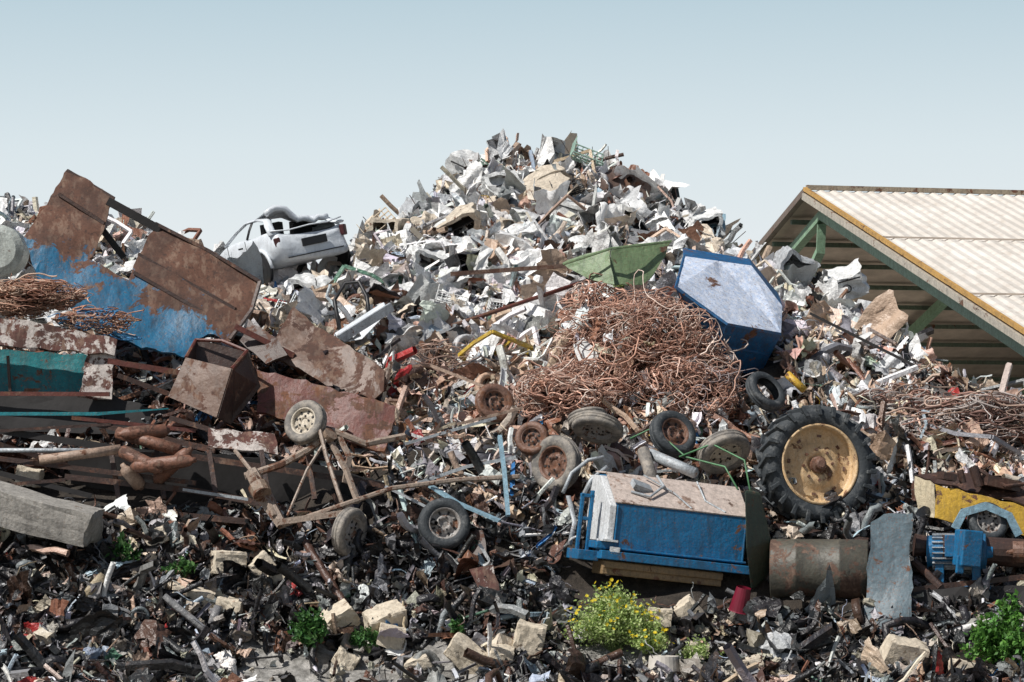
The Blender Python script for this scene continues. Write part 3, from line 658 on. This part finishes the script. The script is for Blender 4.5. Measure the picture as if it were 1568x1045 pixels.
# ------------------------------------------------------------------ right machinery
e=empty('rusty_drum',W(1255,872,39.0),(0,rad(3),rad(90-8)))
G().lathe([(.02,-.68),(.4,-.68),(.42,-.66),(.42,-.3),(.435,-.28),(.42,-.26),(.42,.3),(.435,.32),(.42,.34),(.42,.66),(.4,.68),(.02,.68)],36).obj('drum_shell',worn('olive_drum',(.10,.095,.075),rust=.50,sc=2.4,rustcol=(.12,.07,.05),grime=.9),e,smooth=True)
plate('grey_sheet_metal',[(1335,800),(1352,788),(1398,785),(1392,850),(1398,900),(1390,985),(1322,982),(1328,880)],W(1360,880,38.4),(-.1,-.95,.25),worn('grey_sheet',(.12,.17,.2),rust=.33,sc=2.2),None,.015,.09,4,21)
M_yel=worn('yellow_paint',(.62,.38,.04),rust=.36,sc=3.5)
e=empty('yellow_compressor')
for nm,pp in (('side_panel',[(1400,728),(1432,742),(1432,795),(1406,785)]),('front_panel',[(1432,742),(1568,775),(1620,785),(1620,850),(1560,818),(1535,790),(1490,785),(1462,800),(1432,795)]),('top_panel',[(1400,728),(1480,725),(1600,755),(1620,785),(1432,742)])):
    plate(nm,pp,W(1480,770,39.6),{'side_panel':(-.6,-.8,.1),'front_panel':(0,-.98,.2),'top_panel':(0,-.5,.85)}[nm],worn('cream_paint',(.64,.55,.38),rust=.25) if nm=='side_panel' else (M_yel if nm=='front_panel' else M_rust2),e,.03,.02,3,22)
G().tube([W(1462,810,39.3),W(1475,785,39.3),W(1510,775,39.3),W(1545,790,39.3),W(1560,820,39.3)],.04,4,flat=2).obj('mudguard',M_pb,e)
G().tube([W(1490,715,39.7),W(1500,745,39.7)],.07,12).tube([W(1470,720,39.7),W(1475,740,39.7)],.05,10).tube([W(1500,720,39.7),W(1540,745,39.6),W(1580,740,39.7)],.03,8).box(W(1530,740,39.8),(.5,.4,.15),(0,.2,.2)).box(W(1450,730,39.7),(.2,.3,.1),(0,.2,.2)).obj('engine_parts',M_rust2,e)
e=empty('electric_motor',W(1478,845,38.8),(0,rad(-3),rad(80)))
G().lathe([(.02,-.38),(.1,-.38),(.12,-.3),(.25,-.28),(.26,-.2),(.22,-.18),(.22,.5),(.26,.52),(.02,.54)],26).obj('casing',M_blue,e)
g=G()
for k in range(20): th=k*math.pi/10; g.box((.235*math.cos(th),.15,.235*math.sin(th)),(.04,.6,.012),(0,-th,0))
g.obj('cooling_fins',M_gal,e); G().lathe([(.04,-.75),(.04,-.3)],10).lathe([(.02,-.8),(.15,-.8),(.15,-.65),(.02,-.65)],16).obj('shaft_pulley',M_rimr,e)
G().box((0,-.15,-.3),(.35,.12,.3)).box((0,.35,-.3),(.35,.12,.3)).box((-.24,.1,.1),(.1,.35,.3)).box((0,.1,-.48),(.45,.9,.05)).obj('mount',M_blue,e,bevel=.01)
e=empty('blue_gearbox'); G().box(W(1482,840,38.45),(.3,.3,.5),(0,.1,.3)).box(W(1470,865,38.35),(.12,.05,.25),(0,.1,.3)).obj('housing',M_blue,e,bevel=.02)
G().tube([W(1400,835,38.9),W(1445,838,38.9)],[.16,.12],14).tube([W(1440,840,38.8),W(1600,850,38.9)],.2,14).tube([W(1400,860,38.8),W(1440,900,38.6)],.06,8).obj('shafts',M_rust2,e)
plate('dark_steel_base',[(1395,905),(1600,895),(1600,985),(1440,960),(1400,940)],W(1500,930,38.5),(0,-.95,.3),M_dk,None,.04,.05,3,24)
beam((1185,805),(1330,828),(39.8,39.4),.05,M_rust2); beam((1380,905),(1600,880),(38.6,38.7),.05,M_rust2)
e=empty('red_bucket',W(1135,918,38.1),(rad(10),rad(12),0)); R90=Matrix.Rotation(rad(90),3,'X')
G().lathe([(.1,.17),(.14,-.17),(.15,-.17),(.13,-.15),(.09,.15)],20,R=R90).obj('pail',plain('red_plastic',(.16,.008,.025),.4,.2),e)
# ------------------------------------------------------------------ wrecked hatchback
M_car=worn('silver_car_paint',(.68,.72,.76),rust=.08,rough=.3,sc=2.5,col2=(.62,.66,.70),grime=.22,chips=.3,bst=.1); M_blk=plain('black_trim',(.015,.015,.017),.5,.3)
e=empty('wrecked_hatchback',W(488,411,48.8),(rad(-3),rad(-13),rad(32)),.96)
secs=[(-.03,.56,.25,.60),(.0,.68,.18,.68),(.12,.76,.15,.80),(.45,.80,.14,.84),(.9,.80,.14,.82),(1.5,.79,.14,.80),(2.1,.78,.14,.78),(2.4,.76,.16,.70),(2.75,.7,.2,.6),(2.95,.55,.28,.5)]
v=[];
for y,w,zb,zt in secs:
    ring=[(-w*.92,zb),(-w*1.02,zb+.12),(-w*1.04,zb+(zt-zb)*.5),(-w*1.0,zt-.1),(-w*.93,zt),(-w*.8,zt-.01),(w*.8,zt-.01),(w*.93,zt),(w*1.0,zt-.1),(w*1.04,zb+(zt-zb)*.5),(w*1.02,zb+.12),(w*.92,zb)]
    v+=[(a+.045*math.sin(y*5+c*9),y+.05*math.sin(a*6+c*5),c+.045*math.sin(a*7+y*4)) for a,c in ring]
n=12; f=[]
for i in range(len(secs)-1):
    for k in range(n):
        if k==5 and 1<=i<=5: continue
        f.append((i*n+k,i*n+(k+1)%n,(i+1)*n+(k+1)%n,(i+1)*n+k))
f+=[tuple(range(n)),tuple((len(secs)-1)*n+k for k in range(n))]
mk('body_shell',v,f,M_car,e,smooth=True,sub=2)
G().box((0,1.3,.55),(1.3,2.2,.3)).box((-.3,.9,.85),(.4,.15,.3),(.2,0,0)).box((.3,.9,.8),(.4,.15,.3),(.3,0,0)).obj('cabin_interior',M_blk,e)
def band(pts,w,mat,nm,fl=.35): G().tube(pts,w,8,flat=fl).obj(nm,mat,e,smooth=True)
for s in(-1,1):
    q=1.0 if s<0 else .84
    band([(s*.72,.10,.76),(s*.67,.28,.94*q),(s*.6,.42,1.05*q),(s*.57,.8,1.11*q)],.085,M_car,'rear_pillar')
    band([(s*.57,.8,1.11*q),(s*.58,1.3,1.10*q),(s*.63,1.7,.97*q),(s*.7,2.1,.78)],.05,M_car,'roof_rail')
    band([(s*.74,1.1,.8),(s*.66,1.1,.95*q),(s*.58,1.05,1.1*q)],.045,M_blk,'door_pillar')
def rz_(x,j): return 1.0-.15*x+.11*math.cos(x*2.4)+.035*math.sin(x*11+j*1.3)+(.12-.08*j if x<-.2 and j<2 else 0)-(.12 if abs(x-.15)<.2 and j<3 else 0)
gv=[];nn=13
for i in range(nn):
    for j in range(6):
        x=(i/(nn-1)-.5)*1.24; gv.append((x,.42+j*.2,rz_(x,j)))
mk('crushed_roof',gv,grid(nn,6),M_car,e,smooth=True,sub=1,solid=.02)
band([((i/(nn-1)-.5)*1.24,.39,rz_((i/(nn-1)-.5)*1.24,0)-.03) for i in range(nn)],.06,M_car,'roof_header',1.0)
band([(-.75,.1,.84),(-.4,.05,.80),(0,.0,.82),(.4,.05,.80),(.72,.1,.84)],.04,M_car,'hatch_sill')
G().box((0,-.08,.52),(.52,.03,.15)).obj('plate_recess',M_blk,e,bevel=.01)
G().box((0,-.06,.30),(1.15,.05,.02)).obj('bumper_seam',M_blk,e)
M_lamp=plain('tail_lamp',(.06,.015,.015),.3,.2)
for s in(-1,1): G().box((s*.69,.03,.60),(.12,.1,.2),(0,s*.1,s*.55)).obj('tail_lamp',M_lamp,e,bevel=.02)
for s in(-1,1):
    for yy in(.55,2.3):
        G().lathe([(.05,s*.0),(.3,.0),(.31,s*.03),(.3,s*.06),(.18,s*.07),(.02,s*.05)],28,(s*.79,yy,.18),Matrix.Rotation(rad(-90),3,'Z')).obj('wheel_and_arch',M_blk,e)
g=G()
for yy in(.55,2.3): g.tube([(-.83,yy+.36*math.cos(t),.18+.36*math.sin(t)) for t in np.linspace(0,math.pi,12)],.035,6)
g.obj('arch_lip',M_car,e,smooth=True)
G().box((-.85,1.0,.5),(.006,.012,.55)).box((-.85,1.75,.5),(.006,.012,.55)).box((-.86,1.2,.66),(.03,.14,.03)).obj('door_lines',M_blk,e)
e=empty('car_door'); g=G(); 
g.tube([W(520,505,45.0),W(512,460,45.3),W(528,434,45.5),W(550,432,45.4),W(562,455,45.2),W(565,480,44.9)],.035,6); g.obj('window_frame',M_blk,e,smooth=True)
hull('door_skin',[W(510,512,44.9),W(588,462,44.7),W(595,478,44.5),W(555,520,44.3),W(515,528,44.4),W(512,512,45.2),W(590,466,45.1)],M_car,e,bevel=.03)
# ------------------------------------------------------------------ top-of-heap pieces
M_w=worn('white_enamel',(.8,.81,.80),rust=.22,sc=2.6,grime=.4,chips=.4); M_bg=worn('beige_enamel',(.63,.55,.44),rust=.28,sc=2.6,grime=.45); M_br=worn('brown_panel',(.12,.08,.065),rust=.3,sc=3)
M_gy=worn('grey_enamel',(.46,.48,.5),rust=.27,sc=2.6)
def tl(name,poly,off,n,mat,sd,dent=.09):
    cx=sum(p[0] for p in poly)/len(poly); cy=sum(p[1] for p in poly)/len(poly)
    return plate(name,poly,Q(cx,cy,off),n,mat,None,.015,dent,4,sd)
def cabinet(px,py,s,rot,mat,off=.25,opened=False,ex=None,seed=0):
    """bashed household appliance cabinet: dented shell, door seam, control strip, round port or open front"""
    r=np.random.default_rng(seed); e=empty('appliance_cabinet',Q(px,py,off),[rad(a) for a in rot]); sx,sy,sz=s
    bm=bmesh.new(); bmesh.ops.create_cube(bm,size=1); bmesh.ops.subdivide_edges(bm,edges=bm.edges,cuts=7,use_grid_fill=True)
    if opened: bmesh.ops.delete(bm,geom=[f for f in bm.faces if f.calc_center_median().y<-.49 and abs(f.calc_center_median().x)<.4 and abs(f.calc_center_median().z)<.4],context='FACES_ONLY')
    a1,a2,a3=r.uniform(0,6,3)
    def dent(p): return Vector((p.x+.06*math.sin(p.z*4+a1)+.03*math.sin(p.z*13+p.y*9+a3),p.y+.05*math.sin(p.x*5+a2)+.035*math.sin(p.x*12+p.z*10+a1)+.12*p.x*p.z*(1 if seed%2 else -1),p.z+.05*math.sin(p.x*6+a1)+.03*math.sin(p.x*14+p.y*8+a2)+.14*p.x*p.y))
    for v in bm.verts: q=dent(v.co); v.co=Vector((q.x*sx,q.y*sy,q.z*sz))
    me=bpy.data.meshes.new('shell'); bm.to_mesh(me); bm.free(); me.materials.append(mat); o=link(bpy.data.objects.new('shell',me),e)
    md=o.modifiers.new('s','SOLIDIFY'); md.thickness=.012
    g=G()
    if not opened:
        g.lathe([(.14*sz,-.5*sy-.03),(.17*sz,-.5*sy-.045),(.20*sz,-.5*sy-.03)],20); 
        g.box((0,-.5*sy-.025,.36*sz),(sx*.85,.02,.02))
    else:
        for z in(-.2,.1): g.box((0,0,z*sz),(sx*.85,sy*.8,.015))
    g.obj('fittings',M_blk,e)
cabs=[(722,268,(.8,.55,.62),(20,25,-25),M_w,0),(772,292,(.65,.5,.55),(-20,-20,20),M_w,1),(838,282,(.75,.4,.5),(25,-30,10),M_bg,0),(700,350,(.85,.35,.5),(35,-25,-15),M_bg,1),(640,330,(.5,.5,.5),(15,15,30),M_gy,1),(882,340,(.85,.5,.7),(10,18,-15),M_w,0),(905,385,(.6,.5,.4),(30,-10,15),M_w,0),(655,405,(.65,.45,.45),(20,10,25),M_w,1),(955,345,(.5,.5,.6),(10,25,20),M_w,1),(1080,345,(.55,.5,.4),(15,-15,10),M_w,1),(595,355,(.55,.5,.45),(5,5,-20),M_bg,1),(475,455,(.7,.5,.65),(20,20,-20),M_w,1),(685,490,(.6,.55,.6),(15,20,-15),M_w,1),(745,395,(.5,.4,.35),(10,-8,0),M_w,0),(1215,410,(.6,.5,.5),(15,25,20),M_gy,1),(1295,432,(.65,.5,.42),(30,-15,-10),M_w,0),(980,400,(.45,.4,.4),(20,10,10),M_bg,1),(850,250,(.45,.4,.4),(0,15,30),M_gy,1),(800,365,(.6,.45,.4),(25,-18,10),M_w,1),(620,460,(.5,.45,.45),(20,-12,15),M_w,0)]
for k,(px,py,s,rot,mt,op) in enumerate(cabs): cabinet(px,py,s,rot,mt,.32,bool(op),seed=k)
hull('white_box',[Q(748,222,.3),Q(768,214,.3),Q(798,240,.4),Q(790,252,.5),Q(760,246,.6),Q(745,240,.5),W(768,225,54),W(795,245,54)],M_w,bevel=.01)
tl('crumpled_white_panel',[(738,268),(762,258),(785,275),(805,300),(770,305),(745,292)],.7,(.2,-.8,.4),M_w,32,.14)
tl('beige_panel',[(805,290),(850,255),(872,268),(862,290),(830,308),(808,308)],.8,(-.2,-.7,.6),M_bg,33)
tl('brown_panel',[(925,262),(950,250),(998,285),(1000,312),(970,328),(938,310),(918,285)],.9,(.2,-.8,.5),M_br,34,.14)
tl('crumpled_white_panel',[(440,440),(470,418),(500,430),(505,470),(478,490),(445,465)],.8,(-.2,-.8,.6),M_w,38,.18)
tl('crumpled_white_panel',[(650,470),(690,450),(710,480),(690,510),(660,500)],.6,(0,-.8,.5),M_w,39,.18)
tl('white_drum_lid',[(878,530),(895,520),(918,540),(915,572),(895,575)],2.2,(0,-.8,.5),M_w,42)
tl('pale_blue_sheet',[(1060,330),(1110,328),(1112,350),(1080,350)],.3,(0,-.7,.6),M_pb,44)
def crate(name,px,py,off,rot,s,mat):
    v,f=TG[0]; v,f=v*s,f; o=mk(name,v,f,mat); o.location=Q(px,py,off); o.rotation_euler=rot
crate('plastic_crate',898,240,.5,(rad(60),rad(20),rad(10)),.62,plain('pale_green_plastic',(.35,.5,.42),.5))
crate('plastic_crate',580,345,.3,(rad(70),rad(-40),0),.6,plain('beige_plastic',(.5,.4,.28),.5))
crate('laundry_basket',1345,490,.4,(rad(40),rad(10),0),.55,M_w); crate('laundry_basket',690,462,.8,(rad(60),rad(15),0),.5,M_w)
crate('plastic_crate',870,290,.6,(rad(60),rad(-20),0),.55,M_dk)
beam((1205,573),(1232,598),(42.3,42.2),.06,M_yel,'yellow_bottle',n=10)
g=G()
for k in range(90):
    px=rng.uniform(560,1130); x=(px-784)/F*52; y=rng.uniform(12,15.5); z=float(H(x,y)); a_=Vector((x,y,z-.1)); dv=Vector((rng.normal(0,.3),rng.normal(0,.15),rng.uniform(.3,.75)))
    g.tube([a_,a_+dv*.5,a_+dv+Vector((rng.normal(0,.12),0,0))],.008,4)
g.obj('bent_rebar',M_rust2)
# ------------------------------------------------------------------ concrete and stones
M_con=worn('old_concrete',(.36,.34,.31),rust=.25,rough=.95,sc=2.5,col2=(.24,.23,.21),rustcol=(.2,.15,.11),grime=.7,bst=.9); M_st=worn('pale_stone',(.68,.6,.48),rust=.26,rough=.9,sc=3.5,col2=(.55,.47,.36),rustcol=(.34,.27,.19),grime=.5,bst=.8,chips=.4)
def block(name,px,py,off,size,rot,mat,chip=.03):
    r=np.random.default_rng(int(px*7+py)); bm=bmesh.new(); bmesh.ops.create_cube(bm,size=1); bmesh.ops.subdivide_edges(bm,edges=bm.edges,cuts=6,use_grid_fill=True)
    ph=r.uniform(0,6,3)
    for v in bm.verts:
        c=v.co.copy(); q=sum(abs(a)>.49 for a in c)
        k=1-(r.uniform(.02,.16) if q==3 else r.uniform(0,.07) if q==2 else 0)
        w_=Vector([.03*math.sin(c.y*4+c.z*5+ph[0]),.03*math.sin(c.x*5+c.z*3+ph[1]),.04*math.sin(c.x*4+ph[2])])
        v.co=Vector(((c.x*(.97 if q>=2 else 1)+w_.x*.5)*size[0],(c.y*k+w_.y)*size[1],(c.z*k+w_.z)*size[2]))+Vector(r.normal(0,chip*.1,3))
    me=bpy.data.meshes.new(name); bm.to_mesh(me); bm.free(); me.materials.append(mat)
    o=link(bpy.data.objects.new(name,me)); o.location=Q(px,py,off); o.rotation_euler=[rad(a) for a in rot]
block('concrete_slab',60,787,.75,(1.75,.6,.5),(6,14,-12),M_con,.06)
for px,py,sx,sz,r in ((297,918,.66,.32,(10,15,10)),(355,933,.38,.3,(5,12,-20)),(522,950,.42,.36,(20,-35,15)),(590,948,.55,.28,(25,-15,20)),(600,975,.36,.3,(0,10,0)),(1067,950,.66,.3,(15,48,10)),(715,1003,.55,.28,(25,35,0)),(768,1005,.32,.26,(10,10,0)),(350,862,.45,.32,(0,0,20)),(402,868,.32,.32,(0,-40,10)),(430,885,.36,.27,(0,10,0)),(240,822,.32,.24,(0,-20,0)),(1480,1030,.5,.3,(0,8,0)),(1380,1010,.55,.55,(20,20,10)),(810,980,.4,.45,(10,15,0)),(1010,945,.32,.24,(0,5,0)),(1075,1000,.36,.24,(0,10,0)),(45,730,.36,.27,(0,10,0)),(530,1010,.32,.24,(0,30,0)),(1150,1020,.32,.22,(0,-20,0)),(640,1020,.35,.25,(10,-25,0))):
    block('limestone_block',px,py,.22,(sx,.34,sz),r,M_st,.05)
G().lathe([(.02,.15),(.2,.15),(.23,-.13),(.25,-.15),(.22,-.15),(.2,-.1),(.02,-.1)],24,R=R90).obj('white_bucket',plain('white_plastic',(.6,.56,.5),.6,.2)).location=Q(1017,1022,.25)
plate('rusty_steel_plate',[(720,870),(755,865),(768,925),(745,930)],Q(745,900,.35),(0,-.9,.4),M_rim,None,.02,.05,3,51)
plate('grey_sheet_metal',[(700,815),(740,812),(748,850),(705,858)],Q(722,835,.3),(-.2,-.8,.5),M_rust2,None,.02,.08,3,52)
# ------------------------------------------------------------------ plants
def plant(name,px,py,off,Rx,Rz,n,cols,flower=None,ls=.05,seed=1,stems=26):
    g=np.random.default_rng(seed); base=Q(px,py,off); e=empty(name); b=Bulk(); st=G(); tips=[]
    base=np.array(base)-np.array([0,0,Rz*.55])
    for k in range(stems):
        th=g.uniform(0,6.28); r=g.uniform(.15,1); tip=base+np.array([Rx*r*math.cos(th),Rx*.7*r*math.sin(th),Rz*(1.5-.8*r)*g.uniform(.6,1.1)])
        mid=(base+tip)/2+np.array([0,0,.06]); st.tube([base,mid,tip],[.008,.006,.003],4,cap=False); tips.append((base,mid,tip))
    st.obj('stems',plain(name+'_stem',(.09,.13,.04),.8),e)
    lv=np.array([(0,0,0),(.35,.28,.05),(1,0,0),(.35,-.28,.05)]); lf=[(0,1,2,3)]
    w=g.integers(0,stems,n); t=g.uniform(.2,1.05,n); T=np.array([tt[2] for tt in tips])[w]; Mi=np.array([tt[1] for tt in tips])[w]
    loc=Mi+(T-Mi)*((t-.35)/.65)[:,None]+g.normal(0,Rx*.09,(n,3))
    a=g.normal(0,1,(n,3,3)); qq,_=np.linalg.qr(a); col=np.array(cols)[g.integers(0,len(cols),n)]*g.uniform(.6,1.3,(n,1))
    b.add(lv,lf,qq,ls*g.uniform(.6,1.3,n),loc,col)
    if flower:
        m=flower; w=g.integers(0,stems,m); loc=np.array([tt[2] for tt in tips])[w]+g.normal(0,Rx*.16,(m,3))+np.array([0,-.04,.05])
        fl=G()
        for k in range(6): c_,s_=math.cos(k*1.047),math.sin(k*1.047); c2,s2=math.cos(k*1.047+.8),math.sin(k*1.047+.8); fl.add([(0,0,0),(c_,s_,.25),(c2,s2,.25)],[(0,1,2)])
        b.add(np.array([tuple(q) for q in fl.v]),fl.f,rotmats(m,.5,.5),np.full(m,.026),loc,np.tile([[.85,.64,.02]],(m,1)))
    b.obj('leaves',M_leaf,e)
m,nt,b_=newmat('foliage'); a=nt.nodes.new('ShaderNodeAttribute'); a.attribute_name='Col'; nt.links.new(a.outputs['Color'],b_.inputs['Base Color']); b_.inputs['Roughness'].default_value=.6
tr=nt.nodes.new('ShaderNodeBsdfTranslucent'); nt.links.new(a.outputs['Color'],tr.inputs[0]); ms=nt.nodes.new('ShaderNodeMixShader'); ms.inputs[0].default_value=.35
nt.links.new(b_.outputs[0],ms.inputs[1]); nt.links.new(tr.outputs[0],ms.inputs[2]); nt.links.new(ms.outputs[0],nt.nodes['Material Output'].inputs[0]); M_leaf=m
yg=[(.42,.54,.19),(.32,.45,.13),(.52,.6,.28)]; dg=[(.04,.12,.03),(.06,.17,.04),(.09,.2,.05)]
plant('yellow_flower_bush',940,962,.5,.66,.62,10000,yg,120,.05,1,90)
plant('yellow_flower_bush',1003,990,.3,.34,.36,2400,yg,20,.045,2,24)
plant('weed',475,975,.35,.4,.42,1200,dg,None,.09,3,18)
plant('weed',565,985,.3,.25,.25,500,dg,None,.07,4,12)
plant('weed',190,850,.35,.32,.34,650,dg,None,.09,5,12)
plant('weed',1065,1015,.3,.38,.36,1400,yg,None,.05,6,16)
plant('weed',280,875,.3,.24,.28,320,dg,None,.08,7,10)
plant('weed',705,965,.25,.18,.22,220,dg,None,.07,8,8)
plant('weed',955,440,1.3,.25,.25,160,yg,None,.06,18,26)
plant('leafy_shrub',1540,990,.6,.56,.72,4200,[(.05,.14,.02),(.09,.25,.04),(.15,.34,.06)],None,.08,9,44)
# ------------------------------------------------------------------ shed
e=empty('open_steel_shed'); A=rad(13.7)
rd=Vector((math.cos(A),math.sin(A),0)); sd=Vector((math.sin(A),-math.cos(A),0)); apex=W(1235,293,75); tanp=math.tan(rad(17.5))
def S(t,s,dz=0): return apex+sd*t+rd*s+Vector((0,0,-abs(t)*tanp+dz))
m,nt,bb=newmat('roof_sheet'); f=noise(nt,.5,6,.7); f2=noise(nt,4,5,.7)
c=mix(nt,ramp(nt,f2,[(.5,K0),(.75,(.5,)*3)]).outputs[0],ramp(nt,f,[(.4,(.66,.62,.57)),(.6,(.55,.51,.46))]).outputs[0],(.38,.32,.26))
nt.links.new(c,bb.inputs['Base Color']); bb.inputs['Roughness'].default_value=.6; M_roof=m
for nm,t1 in(('near_roof',16.5),('far_roof',-16.5)):
    v=[];n=int(28/.09)
    for i in range(n):
        s=i*.09; dz=.05 if i%4 in(0,1) else 0
        for t in (0,.33*t1,.66*t1,t1): v.append(S(t,s,dz))
    mk(nm,v,grid(n,4),M_roof,e)
M_un=plain('brown_underside',(.56,.47,.39),.8,.3,1.5)
g=G()
for t in (5.5,11): g.tube([S(t,0,.07),S(t,28,.07)],.03,4)
g.obj('sheet_laps',M_un,e)
M_or=worn('orange_edge',(.62,.36,.1),rust=.3,sc=2); M_gn=worn('green_frame',(.28,.45,.30),rust=.15,sc=2,grime=.5)
G().tube([S(0,-.05,.06),S(16.5,-.05,.06)],.07,4).obj('edge_flashing',M_or,e)
G().tube([S(0,-.05,-.14),S(16.5,-.05,-.14)],.12,4).obj('verge_board',worn('cream_verge',(.55,.5,.42),rust=.3),e)
G().tube([S(0,0,.0),S(-16.5,0,.0)],.12,4).obj('far_verge',worn('brown_verge',(.2,.15,.12),rust=.3),e)
g=G()
for s0 in (.5,6.5,12.5,18.5,24.5):
    g.tube([S(.0,s0,-.62),S(16.2,s0,-.62)],.2,4); g.tube([S(0,s0,-.62),S(-16.2,s0,-.62)],.17,4)
    for t in(15.8,-15.8):
        p=S(t,s0,-.6); g.tube([p,Vector((p.x,p.y,-.05))],.2,4)
        q=S(t*.84,s0,-.7); g.tube([q,Vector((p.x,p.y,p.z-2.2))],.14,4)
g.tube([S(-.2,.5,-.8),S(-.3,.5,-1.5),S(-1.4,.5,-1.9),S(-3.0,.5,-2.4)],.16,4)
g.obj('portal_frames',M_gn,e)
g=G()
for k in range(1,11):
    for sg in(-1,1): g.tube([S(sg*k*1.55,.1,-.22),S(sg*k*1.55,27,-.22)],.09,4)
g.obj('purlins',worn('purlin_paint',(.16,.22,.16),rust=.3,sc=2),e)
mk('underside',[S(-.1,.05,-.07),S(-16.4,.05,-.07),S(-16.4,27.8,-.07),S(-.1,27.8,-.07)],[(0,1,2,3)],M_un,e)
mk('underside_near',[S(.1,.05,-.07),S(16.4,.05,-.07),S(16.4,27.8,-.07),S(.1,27.8,-.07)],[(0,1,2,3)],M_un,e)
p0=S(-16,0);p1=S(-16,27.5)
G().add([(p0.x,p0.y,-.05),(p1.x,p1.y,-.05),(p1.x,p1.y,3.9),(p0.x,p0.y,3.9)],[(0,1,2,3)]).obj('back_wall',plain('grey_block_wall',(.36,.35,.33),.9,.25,2),e,solid=.2)
fl=mk('shed_floor',[S(16,0),S(16,27.5),S(-16,27.5),S(-16,0)],[(0,1,2,3)],plain('concrete_floor',(.5,.47,.42),.9,.2,1),e)
for v in fl.data.vertices: v.co.z=-.02
G().tube([S(0,0,.1),S(0,28,.1)],.09,4).obj('ridge_cap',worn('ridge_paint',(.4,.33,.24),rust=.4),e)

# ------------------------------------------------------------------ light, world, camera
sv=Vector((-.52,-.37,.77)).normalized()
el=math.asin(sv.z); az=math.atan2(sv.x,sv.y)
w=bpy.data.worlds.new('World'); bpy.context.scene.world=w; w.use_nodes=True; nt=w.node_tree
bg=nt.nodes['Background']; sk=nt.nodes.new('ShaderNodeTexSky'); sk.sky_type='NISHITA'; sk.sun_disc=False
sk.sun_elevation=el; sk.sun_rotation=az; sk.air_density=1.0; sk.dust_density=1.5; sk.ozone_density=1.0; sk.altitude=0
nt.links.new(sk.outputs[0],bg.inputs[0]); bg.inputs[1].default_value=.055
tc=nt.nodes.new('ShaderNodeTexCoord'); sp=nt.nodes.new('ShaderNodeSeparateXYZ'); nt.links.new(tc.outputs['Generated'],sp.inputs[0])
hz=ramp(nt,sp.outputs[2],[(0,(.80,.85,.86)),(.07,(.79,.84,.86)),(.11,(.70,.79,.83)),(.17,(.48,.62,.70)),(.3,(.3,.45,.6))])
bg2=nt.nodes.new('ShaderNodeBackground'); nt.links.new(hz.outputs[0],bg2.inputs[0]); bg2.inputs[1].default_value=1
hf=ramp(nt,sp.outputs[2],[(.165,K1),(.22,K0)]); msx=nt.nodes.new('ShaderNodeMixShader'); nt.links.new(hf.outputs[0],msx.inputs[0])
nt.links.new(bg.outputs[0],msx.inputs[1]); nt.links.new(bg2.outputs[0],msx.inputs[2]); nt.links.new(msx.outputs[0],nt.nodes['World Output'].inputs[0])
ld=bpy.data.lights.new('sun','SUN'); ld.energy=5.0; ld.angle=rad(.5); ld.color=(1,.965,.91)
lo=link(bpy.data.objects.new('sun',ld)); lo.rotation_euler=sv.to_track_quat('Z','Y').to_euler()
cd=bpy.data.cameras.new('camera'); cd.lens=98; cd.sensor_width=36; cd.clip_end=3000; cd.clip_start=.5
co=link(bpy.data.objects.new('camera',cd)); co.location=(0,-38,CZ); co.rotation_euler=(rad(90)+PITCH,0,0)
sc=bpy.context.scene; sc.camera=co
sc.view_settings.view_transform='Standard'; sc.view_settings.look='None'; sc.view_settings.exposure=0
